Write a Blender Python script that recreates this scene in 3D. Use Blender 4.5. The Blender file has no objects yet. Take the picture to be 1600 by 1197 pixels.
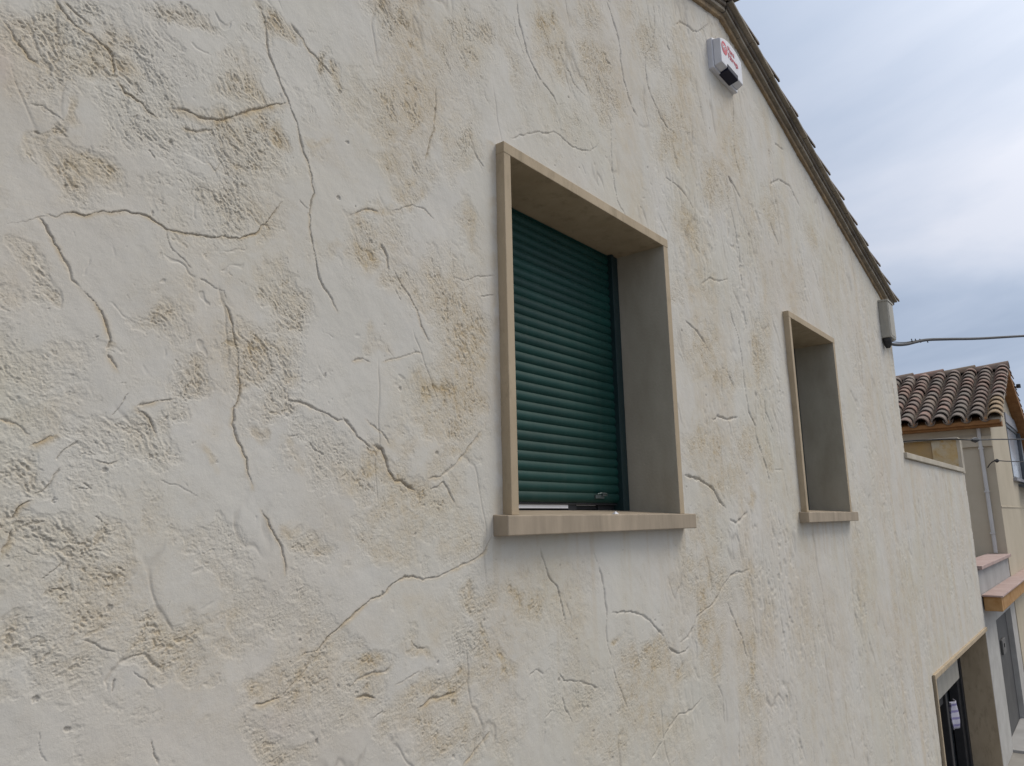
import bpy, math, random
import numpy as np
from mathutils import Vector, Matrix

S = bpy.context.scene
COL = S.collection
random.seed(7)

# ------------------------------------------------------------------ camera
YAW, PITCH, ROLL, FPX = 0.66479958, 0.18598844, -0.02334316, 1171.8385   # FPX: focal length in pixels of a 1600 px wide frame
def cam_axes():
    cy, sy, cp, sp = math.cos(YAW), math.sin(YAW), math.cos(PITCH), math.sin(PITCH)
    f = Vector((cy * cp, sy * cp, sp)); rt = Vector((sy, -cy, 0)); up = rt.cross(f)
    r2 = rt * math.cos(ROLL) + up * math.sin(ROLL); u2 = -rt * math.sin(ROLL) + up * math.cos(ROLL)
    return r2, u2, f
cam = bpy.data.cameras.new('camera')
camo = bpy.data.objects.new('camera', cam); COL.objects.link(camo)
r2, u2, f_ = cam_axes()
M = Matrix.Identity(4)
for i in range(3):
    M[i][0] = r2[i]; M[i][1] = u2[i]; M[i][2] = -f_[i]
M[0][3], M[1][3], M[2][3] = 0, -1.7, 0
camo.matrix_world = M
cam.sensor_width = 36; cam.lens = FPX / 1600 * 36; cam.clip_start = 0.05; cam.clip_end = 3000
S.camera = camo

# ------------------------------------------------------------------ light
SUN = Vector((0.60, -0.52, 1.0)).normalized()
S.view_settings.view_transform = 'Standard'; S.view_settings.look = 'None'
S.view_settings.gamma = 1; S.view_settings.exposure = -0.09
S.view_settings.use_curve_mapping = False
w = bpy.data.worlds.new("World"); S.world = w; w.use_nodes = True
nt = w.node_tree; nt.nodes.clear()
def N(tree, typ, **kw):
    n = tree.nodes.new(typ)
    for k, v in kw.items():
        if k.startswith('i_'):
            n.inputs[k[2:].replace('_', ' ')].default_value = v
        else: setattr(n, k, v)
    return n
def ramp(tree, stops, interp='LINEAR'):
    n = tree.nodes.new('ShaderNodeValToRGB'); e = n.color_ramp.elements
    n.color_ramp.interpolation = interp
    while len(e) < len(stops): e.new(0.5)
    for i, (p, c) in enumerate(stops):
        e[i].position = p; e[i].color = (c[0], c[1], c[2], 1) if hasattr(c, '__len__') else (c, c, c, 1)
    return n
def math_(tree, op, a, b=None, c=None, clamp=False):
    n = tree.nodes.new('ShaderNodeMath'); n.operation = op; n.use_clamp = clamp
    for i, v in enumerate((a, b, c)):
        if v is None: continue
        if hasattr(v, 'is_output'): tree.links.new(v, n.inputs[i])
        else: n.inputs[i].default_value = v
    return n.outputs[0]
def mix(tree, fac, a, b, blend='MIX'):
    n = tree.nodes.new('ShaderNodeMix'); n.data_type = 'RGBA'; n.blend_type = blend
    for sock, v in ((n.inputs[0], fac), (n.inputs[6], a), (n.inputs[7], b)):
        if hasattr(v, 'is_output'): tree.links.new(v, sock)
        elif hasattr(v, '__len__'): sock.default_value = (v[0], v[1], v[2], 1)
        else: sock.default_value = v
    return n.outputs[2]
sky = N(nt, 'ShaderNodeTexSky', sky_type='NISHITA', sun_disc=False)
sky.sun_elevation = math.asin(SUN.z); sky.sun_rotation = math.atan2(SUN.x, SUN.y)
tc = N(nt, 'ShaderNodeTexCoord')
sep = N(nt, 'ShaderNodeSeparateXYZ'); nt.links.new(tc.outputs['Generated'], sep.inputs[0])
zz = math_(nt, 'ADD', math_(nt, 'MAXIMUM', sep.outputs[2], 0.0), 0.16)
cx = math_(nt, 'DIVIDE', sep.outputs[0], zz); cy_ = math_(nt, 'DIVIDE', sep.outputs[1], zz)
cmb = N(nt, 'ShaderNodeCombineXYZ'); nt.links.new(cx, cmb.inputs[0]); nt.links.new(cy_, cmb.inputs[1])
n1 = N(nt, 'ShaderNodeTexNoise', i_Scale=0.85, i_Detail=7.0, i_Roughness=0.50, i_Distortion=0.55)
nt.links.new(cmb.outputs[0], n1.inputs['Vector'])
n2 = N(nt, 'ShaderNodeTexNoise', i_Scale=0.33, i_Detail=3.0, i_Roughness=0.5)
mp2 = N(nt, 'ShaderNodeMapping'); mp2.inputs['Location'].default_value = (3.1, 1.7, 0)
nt.links.new(cmb.outputs[0], mp2.inputs[0]); nt.links.new(mp2.outputs[0], n2.inputs['Vector'])
tone = math_(nt, 'ADD', math_(nt, 'MULTIPLY', n1.outputs[0], 0.95), math_(nt, 'MULTIPLY', n2.outputs[0], 0.35))
elev = math_(nt, 'MULTIPLY', math_(nt, 'MAXIMUM', sep.outputs[2], 0.0), 0.24)
tone = math_(nt, 'ADD', tone, math_(nt, 'SUBTRACT', elev, 0.22))
K = 10.0
cr = ramp(nt, [(0.30, (0.36, 0.44, 0.59)), (0.43, (0.46, 0.54, 0.69)), (0.54, (0.59, 0.655, 0.79)), (0.64, (0.72, 0.76, 0.87))])
nt.links.new(tone, cr.inputs[0])
vm = N(nt, 'ShaderNodeVectorMath', operation='DOT_PRODUCT'); vm.inputs[1].default_value = SUN
nt.links.new(tc.outputs['Generated'], vm.inputs[0])
glow = math_(nt, 'POWER', math_(nt, 'MAXIMUM', vm.outputs['Value'], 0.0), 5.0)
gain = math_(nt, 'MULTIPLY_ADD', glow, 1.9 * K, 0.93 * K)
sc = N(nt, 'ShaderNodeVectorMath', operation='SCALE'); nt.links.new(cr.outputs[0], sc.inputs[0]); nt.links.new(gain, sc.inputs['Scale'])
warm = mix(nt, math_(nt, 'MULTIPLY', glow, 1.0, clamp=True), (1, 1, 1), (1.13, 1.0, 0.80), 'MIX')
cl = mix(nt, 1.0, sc.outputs[0], warm, 'MULTIPLY')
skyc = mix(nt, 0.90, sky.outputs[0], cl)
bg = N(nt, 'ShaderNodeBackground'); bg.inputs['Strength'].default_value = 0.1
nt.links.new(skyc, bg.inputs['Color'])
wo = N(nt, 'ShaderNodeOutputWorld'); nt.links.new(bg.outputs[0], wo.inputs[0])
sl = bpy.data.lights.new('sun', 'SUN'); sl.energy = 1.35; sl.angle = math.radians(24); sl.color = (1.0, 0.95, 0.86)
so = bpy.data.objects.new('sun', sl); COL.objects.link(so)
so.rotation_euler = SUN.to_track_quat('Z', 'Y').to_euler(); so.location = (2, -6, 8)

# ------------------------------------------------------------------ helpers
def new_mat(name, color=(0.5, 0.5, 0.5), rough=0.8, spec=0.3, metal=0.0):
    m = bpy.data.materials.new(name); m.use_nodes = True
    b = m.node_tree.nodes['Principled BSDF']
    b.inputs['Base Color'].default_value = (*color, 1); b.inputs['Roughness'].default_value = rough
    b.inputs['Specular IOR Level'].default_value = spec; b.inputs['Metallic'].default_value = metal
    return m, m.node_tree, b
def mottled(name, c1, c2, scale=6.0, rough=0.85, spec=0.25, bump=0.15, bscale=80.0, bdist=0.002, c3=None, metal=0.0, stretch=(1, 1, 1), detail=6):
    m, t, b = new_mat(name, c1, rough, spec, metal)
    co = N(t, 'ShaderNodeTexCoord'); mp = N(t, 'ShaderNodeMapping'); mp.inputs['Scale'].default_value = stretch
    t.links.new(co.outputs['Object'], mp.inputs[0])
    a = N(t, 'ShaderNodeTexNoise', i_Scale=scale, i_Detail=float(detail), i_Roughness=0.62); t.links.new(mp.outputs[0], a.inputs['Vector'])
    r = ramp(t, [(0.34, c1), (0.66, c2)]); t.links.new(a.outputs[0], r.inputs[0]); out = r.outputs[0]
    if c3 is not None:
        a3 = N(t, 'ShaderNodeTexNoise', i_Scale=scale * 3.3, i_Detail=7.0, i_Roughness=0.7); t.links.new(mp.outputs[0], a3.inputs['Vector'])
        r3 = ramp(t, [(0.52, 0.0), (0.68, 1.0)]); t.links.new(a3.outputs[0], r3.inputs[0])
        out = mix(t, r3.outputs[0], out, c3)
    t.links.new(out, b.inputs['Base Color'])
    if bump:
        n = N(t, 'ShaderNodeTexNoise', i_Scale=bscale, i_Detail=4.0); t.links.new(co.outputs['Object'], n.inputs['Vector'])
        bp = N(t, 'ShaderNodeBump', i_Strength=bump, i_Distance=bdist); t.links.new(n.outputs[0], bp.inputs['Height'])
        t.links.new(bp.outputs[0], b.inputs['Normal'])
    return m

class MB:
    def __init__(s): s.v = []; s.f = []; s.c = []
    def add(s, vs, fs, col=None):
        o = len(s.v); s.v += [tuple(p) for p in vs]; s.f += [tuple(i + o for i in f) for f in fs]; s.c += [col] * len(fs)
        return s
    def box(s, a, b, col=None):
        (x0, y0, z0), (x1, y1, z1) = a, b
        vs = [(x0, y0, z0), (x1, y0, z0), (x1, y1, z0), (x0, y1, z0), (x0, y0, z1), (x1, y0, z1), (x1, y1, z1), (x0, y1, z1)]
        return s.add(vs, [(0, 3, 2, 1), (4, 5, 6, 7), (0, 1, 5, 4), (1, 2, 6, 5), (2, 3, 7, 6), (3, 0, 4, 7)], col)
    def obox(s, org, ax, ay, az, col=None):
        o, ax, ay, az = map(Vector, (org, ax, ay, az))
        vs = [o, o + ax, o + ax + ay, o + ay, o + az, o + ax + az, o + ax + ay + az, o + ay + az]
        return s.add(vs, [(0, 3, 2, 1), (4, 5, 6, 7), (0, 1, 5, 4), (1, 2, 6, 5), (2, 3, 7, 6), (3, 0, 4, 7)], col)
    def prism(s, pts, ext, col=None):          # pts: planar loop of 3-D points, ext: extrusion vector
        n = len(pts); e = Vector(ext); P = [Vector(p) for p in pts]
        fs = [tuple(range(n))[::-1], tuple(range(n, 2 * n))] + [(i, (i + 1) % n, n + (i + 1) % n, n + i) for i in range(n)]
        return s.add(P + [p + e for p in P], fs, col)
    def tube(s, pts, r, seg=8, col=None, cap=True):
        P = [Vector(p) for p in pts]; rings = []
        for i, p in enumerate(P):
            d = (P[min(i + 1, len(P) - 1)] - P[max(i - 1, 0)]).normalized()
            u = d.cross(Vector((0, 0, 1))); u = u.normalized() if u.length > 1e-4 else Vector((1, 0, 0)); v = d.cross(u)
            rr = r[i] if hasattr(r, '__len__') else r
            rings.append([p + (u * math.cos(a) + v * math.sin(a)) * rr for a in [2 * math.pi * k / seg for k in range(seg)]])
        vs = [q for g in rings for q in g]; fs = []
        for i in range(len(P) - 1):
            for k in range(seg):
                a = i * seg + k; b = i * seg + (k + 1) % seg; fs.append((a, b, b + seg, a + seg))
        if cap: fs += [tuple(range(seg))[::-1], tuple(range((len(P) - 1) * seg, len(P) * seg))]
        return s.add(vs, fs, col)
    def build(s, name, m, parent=None, bevel=0, smooth=False, seg=2, angle=35):
        me = bpy.data.meshes.new(name); me.from_pydata(s.v, [], s.f); me.update()
        if any(c is not None for c in s.c):
            at = me.attributes.new('tone', 'FLOAT_COLOR', 'FACE')
            d = []
            for c in s.c: d += list(c if c is not None else (0.5, 0.5, 0.5)) + [1.0]
            at.data.foreach_set('color', d)
        if m: me.materials.append(m)
        o = bpy.data.objects.new(name, me); COL.objects.link(o)
        if parent: o.parent = parent
        if bevel:
            b = o.modifiers.new('bevel', 'BEVEL'); b.width = bevel; b.segments = seg; b.limit_method = 'ANGLE'; b.angle_limit = math.radians(35)
        if smooth:
            for p in me.polygons: p.use_smooth = True
            try: me.set_sharp_from_angle(angle=math.radians(angle))
            except Exception: pass
        return o
def tag(o, label=None, cat=None, group=None, kind=None):
    for k, v in (('label', label), ('category', cat), ('group', group), ('kind', kind)):
        if v: o[k] = v
    return o
def empty(name, loc, label, cat, group=None):
    o = bpy.data.objects.new(name, None); COL.objects.link(o); o.location = loc; o.empty_display_size = 0.2
    return tag(o, label, cat, group)
def part(name, mb, m, parent, **kw):
    o = mb.build(name, m, None, **kw)
    if parent:
        o.parent = parent
        q = parent; L = Vector((0, 0, 0))
        while q: L += q.location; q = q.parent
        o.location = -L
    return o

# ------------------------------------------------------------------ materials
def stucco_material():
    m, t, b = new_mat('stucco', rough=0.92, spec=0.15)
    at = N(t, 'ShaderNodeAttribute', attribute_name='mask'); sp = N(t, 'ShaderNodeSeparateColor'); t.links.new(at.outputs['Color'], sp.inputs[0])
    stain, dirt, tint = sp.outputs[0], sp.outputs[1], sp.outputs[2]; rough = at.outputs['Alpha']
    co = N(t, 'ShaderNodeTexCoord')
    def noise(sc, det=5, ro=0.6, vec=None):
        n = N(t, 'ShaderNodeTexNoise', i_Scale=sc, i_Detail=float(det), i_Roughness=ro); t.links.new(vec or co.outputs['Object'], n.inputs['Vector']); return n.outputs[0]
    rp = ramp(t, [(0.32, BASE_LO), (0.70, BASE_HI)]); t.links.new(noise(1.9, 6), rp.inputs[0])
    c = rp.outputs[0]
    # broad blotches of colour wash: pinkish, greenish-yellow
    tr = ramp(t, [(0.0, (0.56, 0.41, 0.37)), (0.22, (0.61, 0.55, 0.47)), (0.5, (0.635, 0.603, 0.54)), (0.75, (0.615, 0.583, 0.49)), (1.0, (0.57, 0.53, 0.39))]); t.links.new(tint, tr.inputs[0])
    c = mix(t, 0.62, c, tr.outputs[0])
    # faint general wash in rough zones and ochre stain
    f1 = math_(t, 'MULTIPLY', rough, 0.22); c = mix(t, f1, c, (0.54, 0.475, 0.35))
    sn = ramp(t, [(0.28, 0.45), (0.62, 1.0)]); t.links.new(noise(34, 6, 0.68), sn.inputs[0])
    sf = math_(t, 'MULTIPLY', math_(t, 'MULTIPLY', stain, sn.outputs[0]), STAIN_K, clamp=True)
    sc_ = ramp(t, [(0.3, (0.43, 0.30, 0.14)), (0.7, (0.57, 0.44, 0.25))]); t.links.new(noise(13, 5), sc_.inputs[0])
    c = mix(t, sf, c, sc_.outputs[0])
    c = mix(t, math_(t, 'MULTIPLY', dirt, 0.8, clamp=True), c, (0.15, 0.105, 0.065))
    # fine speckle
    fr = ramp(t, [(0.25, 0.94), (0.75, 1.03)]); t.links.new(noise(210, 3, 0.7), fr.inputs[0])
    c = mix(t, 1.0, c, fr.outputs[0], 'MULTIPLY')
    t.links.new(c, b.inputs['Base Color'])
    h = math_(t, 'ADD', math_(t, 'MULTIPLY', noise(120, 4, 0.65), math_(t, 'MULTIPLY_ADD', rough, 1.0, 0.10)), math_(t, 'MULTIPLY', noise(420, 2), 0.10))
    bp = N(t, 'ShaderNodeBump', i_Strength=0.6, i_Distance=0.0050); t.links.new(h, bp.inputs['Height']); t.links.new(bp.outputs[0], b.inputs['Normal'])
    return m
BASE_LO = (0.545, 0.515, 0.455); BASE_HI = (0.66, 0.635, 0.59); STAIN_K = 1.08
M_stucco = stucco_material()
M_stone = mottled('cast_stone', (0.40, 0.315, 0.21), (0.48, 0.385, 0.265), 5, 0.8, 0.25, 0.35, 160, 0.002, stretch=(1, 1, 0.35), c3=(0.34, 0.27, 0.18))
M_sill = mottled('sill_stone', (0.30, 0.245, 0.18), (0.42, 0.34, 0.25), 7, 0.8, 0.25, 0.25, 160, 0.0015, stretch=(1.6, 1, 0.3))
M_lining = mottled('grey_reveal_render', (0.37, 0.325, 0.25), (0.46, 0.415, 0.33), 6, 0.85, 0.2, 0.4, 70, 0.003, stretch=(1, 1, .4))
M_shutter = mottled('green_shutter_paint', (0.006, 0.048, 0.040), (0.010, 0.066, 0.054), 3, 0.5, 0.22, 0.1, 60, 0.0005)
def shutter_material():
    m, t, b = new_mat('green_shutter_slats', rough=0.5, spec=0.22)
    co = N(t, 'ShaderNodeTexCoord'); at = N(t, 'ShaderNodeAttribute', attribute_name='tone')
    a = N(t, 'ShaderNodeTexNoise', i_Scale=3.0, i_Detail=5.0); t.links.new(co.outputs['Object'], a.inputs['Vector'])
    r = ramp(t, [(0.3, (0.0045, 0.038, 0.031)), (0.7, (0.008, 0.054, 0.044))]); t.links.new(a.outputs[0], r.inputs[0])
    c = mix(t, 1.0, r.outputs[0], at.outputs['Color'], 'MULTIPLY')
    mp = N(t, 'ShaderNodeMapping'); mp.inputs['Scale'].default_value = (1, 1, .12); t.links.new(co.outputs['Object'], mp.inputs[0])
    d = N(t, 'ShaderNodeTexNoise', i_Scale=30.0, i_Detail=5.0, i_Roughness=.7); t.links.new(mp.outputs[0], d.inputs['Vector'])
    dr = ramp(t, [(0.45, 0.0), (0.75, 0.28)]); t.links.new(d.outputs[0], dr.inputs[0])
    gm = N(t, 'ShaderNodeNewGeometry'); sz = N(t, 'ShaderNodeSeparateXYZ'); t.links.new(gm.outputs['Normal'], sz.inputs[0])
    up = math_(t, 'MULTIPLY', math_(t, 'MAXIMUM', sz.outputs[2], 0.0), 0.10)      # dust lies on the upward side of each slat
    c = mix(t, math_(t, 'ADD', math_(t, 'MULTIPLY', dr.outputs[0], .35), up, clamp=True), c, (0.11, 0.12, 0.10)); t.links.new(c, b.inputs['Base Color'])
    return m
M_shutter = shutter_material()
M_rail = mottled('dark_green_rail', (0.010, 0.028, 0.030), (0.016, 0.038, 0.040), 8, 0.45, 0.4, 0)
M_dark = mottled('dark_metal', (0.018, 0.018, 0.020), (0.030, 0.030, 0.032), 10, 0.55, 0.4, 0)
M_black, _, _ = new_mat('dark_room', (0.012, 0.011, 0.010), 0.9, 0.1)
M_lightstrip = mottled('pale_lacquer', (0.75, 0.75, 0.75), (0.8, 0.8, 0.8), 10, 0.5, 0.4, 0)
M_metal = mottled('zinc_latch', (0.10, 0.13, 0.125), (0.20, 0.23, 0.225), 30, 0.4, 0.5, 0, metal=0.6)
M_mortar = mottled('mortar', (0.20, 0.155, 0.11), (0.38, 0.27, 0.155), 9, 0.95, 0.15, 0.5, 60, 0.006)
M_tilegrey = mottled('weathered_tile', (0.22, 0.19, 0.15), (0.36, 0.31, 0.245), 7, 0.9, 0.2, 0.5, 70, 0.004, c3=(0.30, 0.27, 0.20))
M_tiledark = mottled('dark_tile', (0.12, 0.10, 0.082), (0.22, 0.185, 0.145), 7, 0.9, 0.2, 0.5, 70, 0.004)
M_plaster_w = mottled('white_render', (0.40, 0.385, 0.355), (0.49, 0.475, 0.445), 3, 0.9, 0.2, 0.2, 60, 0.002)
M_beige = mottled('beige_render', (0.47, 0.405, 0.30), (0.54, 0.47, 0.36), 0.9, 0.9, 0.2, 0.2, 50, 0.002)
M_grey = mottled('grey_render', (0.33, 0.32, 0.305), (0.41, 0.40, 0.385), 2, 0.9, 0.2, 0.2, 50, 0.002)
M_wood = mottled('brown_eave', (0.22, 0.10, 0.035), (0.32, 0.16, 0.06), 6, 0.8, 0.25, 0.3, 60, 0.003)
M_orange = mottled('orange_render', (0.33, 0.17, 0.06), (0.46, 0.28, 0.13), 5, 0.9, 0.2, 0.2, 50, 0.003)
M_pink = mottled('pink_tiles', (0.38, 0.26, 0.225), (0.48, 0.37, 0.33), 2.5, 0.7, 0.3, 0.1, 50, 0.002)
M_ochrewall = mottled('weathered_ochre_wall', (0.52, 0.46, 0.34), (0.50, 0.34, 0.14), 3.2, 0.95, 0.15, 0.3, 50, 0.003, c3=(0.44, 0.27, 0.09))
M_ochredark = mottled('stained_brown_wall', (0.36, 0.27, 0.165), (0.44, 0.29, 0.12), 3.0, 0.95, 0.15, 0.3, 50, 0.003)
M_coping = mottled('coping_slab', (0.44, 0.39, 0.31), (0.54, 0.49, 0.40), 4, 0.9, 0.2, 0.3, 70, 0.003)
M_cable = mottled('cable_sheath', (0.020, 0.019, 0.020), (0.045, 0.042, 0.042), 20, 0.6, 0.4, 0)
M_boxgrey = mottled('grey_box_plastic', (0.33, 0.31, 0.26), (0.42, 0.395, 0.34), 6, 0.6, 0.35, 0.1, 90, 0.001, stretch=(1, 1, .3))
M_white = mottled('white_plastic', (0.62, 0.62, 0.65), (0.68, 0.68, 0.71), 9, 0.45, 0.4, 0)
M_lens, _, _ = new_mat('strobe_lens', (0.006, 0.006, 0.022), 0.5, 0.2)
M_red, _, _ = new_mat('red_print', (0.55, 0.06, 0.09), 0.5, 0.3)
M_pipe = mottled('white_pipe', (0.52, 0.50, 0.47), (0.60, 0.58, 0.55), 3, 0.55, 0.35, 0)
M_asphalt = mottled('street_concrete', (0.15, 0.145, 0.135), (0.21, 0.20, 0.185), 2.5, 0.95, 0.2, 0.5, 60, 0.006)
M_pave = mottled('pavement_slabs', (0.24, 0.225, 0.20), (0.32, 0.30, 0.27), 2.5, 0.9, 0.2, 0.3, 60, 0.004)
M_gdoor = mottled('grey_door_paint', (0.062, 0.061, 0.060), (0.088, 0.087, 0.085), 3, 0.55, 0.35, 0.1, 60, 0.001)
M_glass, _, gb = new_mat('window_glass', (0.03, 0.035, 0.04), 0.03, 0.9)
M_pane = mottled('pale_blue_pane', (0.50, 0.53, 0.58), (0.56, 0.59, 0.64), 2, 0.12, 0.6, 0)  # whole pane coloured pale grey-blue
M_plate = mottled('worn_metal_plate', (0.13, 0.125, 0.12), (0.18, 0.175, 0.165), 8, 0.6, 0.3, 0)
M_frame_al = mottled('dark_window_frame', (0.10, 0.11, 0.12), (0.14, 0.15, 0.16), 5, 0.5, 0.4, 0)
M_lintel = mottled('blue_grey_lintel', (0.30, 0.30, 0.32), (0.37, 0.37, 0.39), 5, 0.9, 0.2, 0.1, 60, 0.002)
def tile_material():
    m, t, b = new_mat('clay_barrel_tile', rough=0.88, spec=0.2)
    at = N(t, 'ShaderNodeAttribute', attribute_name='tone'); co = N(t, 'ShaderNodeTexCoord')
    n = N(t, 'ShaderNodeTexNoise', i_Scale=11.0, i_Detail=7.0, i_Roughness=0.7); t.links.new(co.outputs['Object'], n.inputs['Vector'])
    r = ramp(t, [(0.38, 0.0), (0.64, 0.85)]); t.links.new(n.outputs[0], r.inputs[0])
    c = mix(t, r.outputs[0], at.outputs['Color'], (0.19, 0.165, 0.135)); t.links.new(c, b.inputs['Base Color'])
    n2 = N(t, 'ShaderNodeTexNoise', i_Scale=60.0, i_Detail=3.0); t.links.new(co.outputs['Object'], n2.inputs['Vector'])
    bp = N(t, 'ShaderNodeBump', i_Strength=0.4, i_Distance=0.004); t.links.new(n2.outputs[0], bp.inputs['Height']); t.links.new(bp.outputs[0], b.inputs['Normal'])
    return m
M_tile = tile_material()

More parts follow.
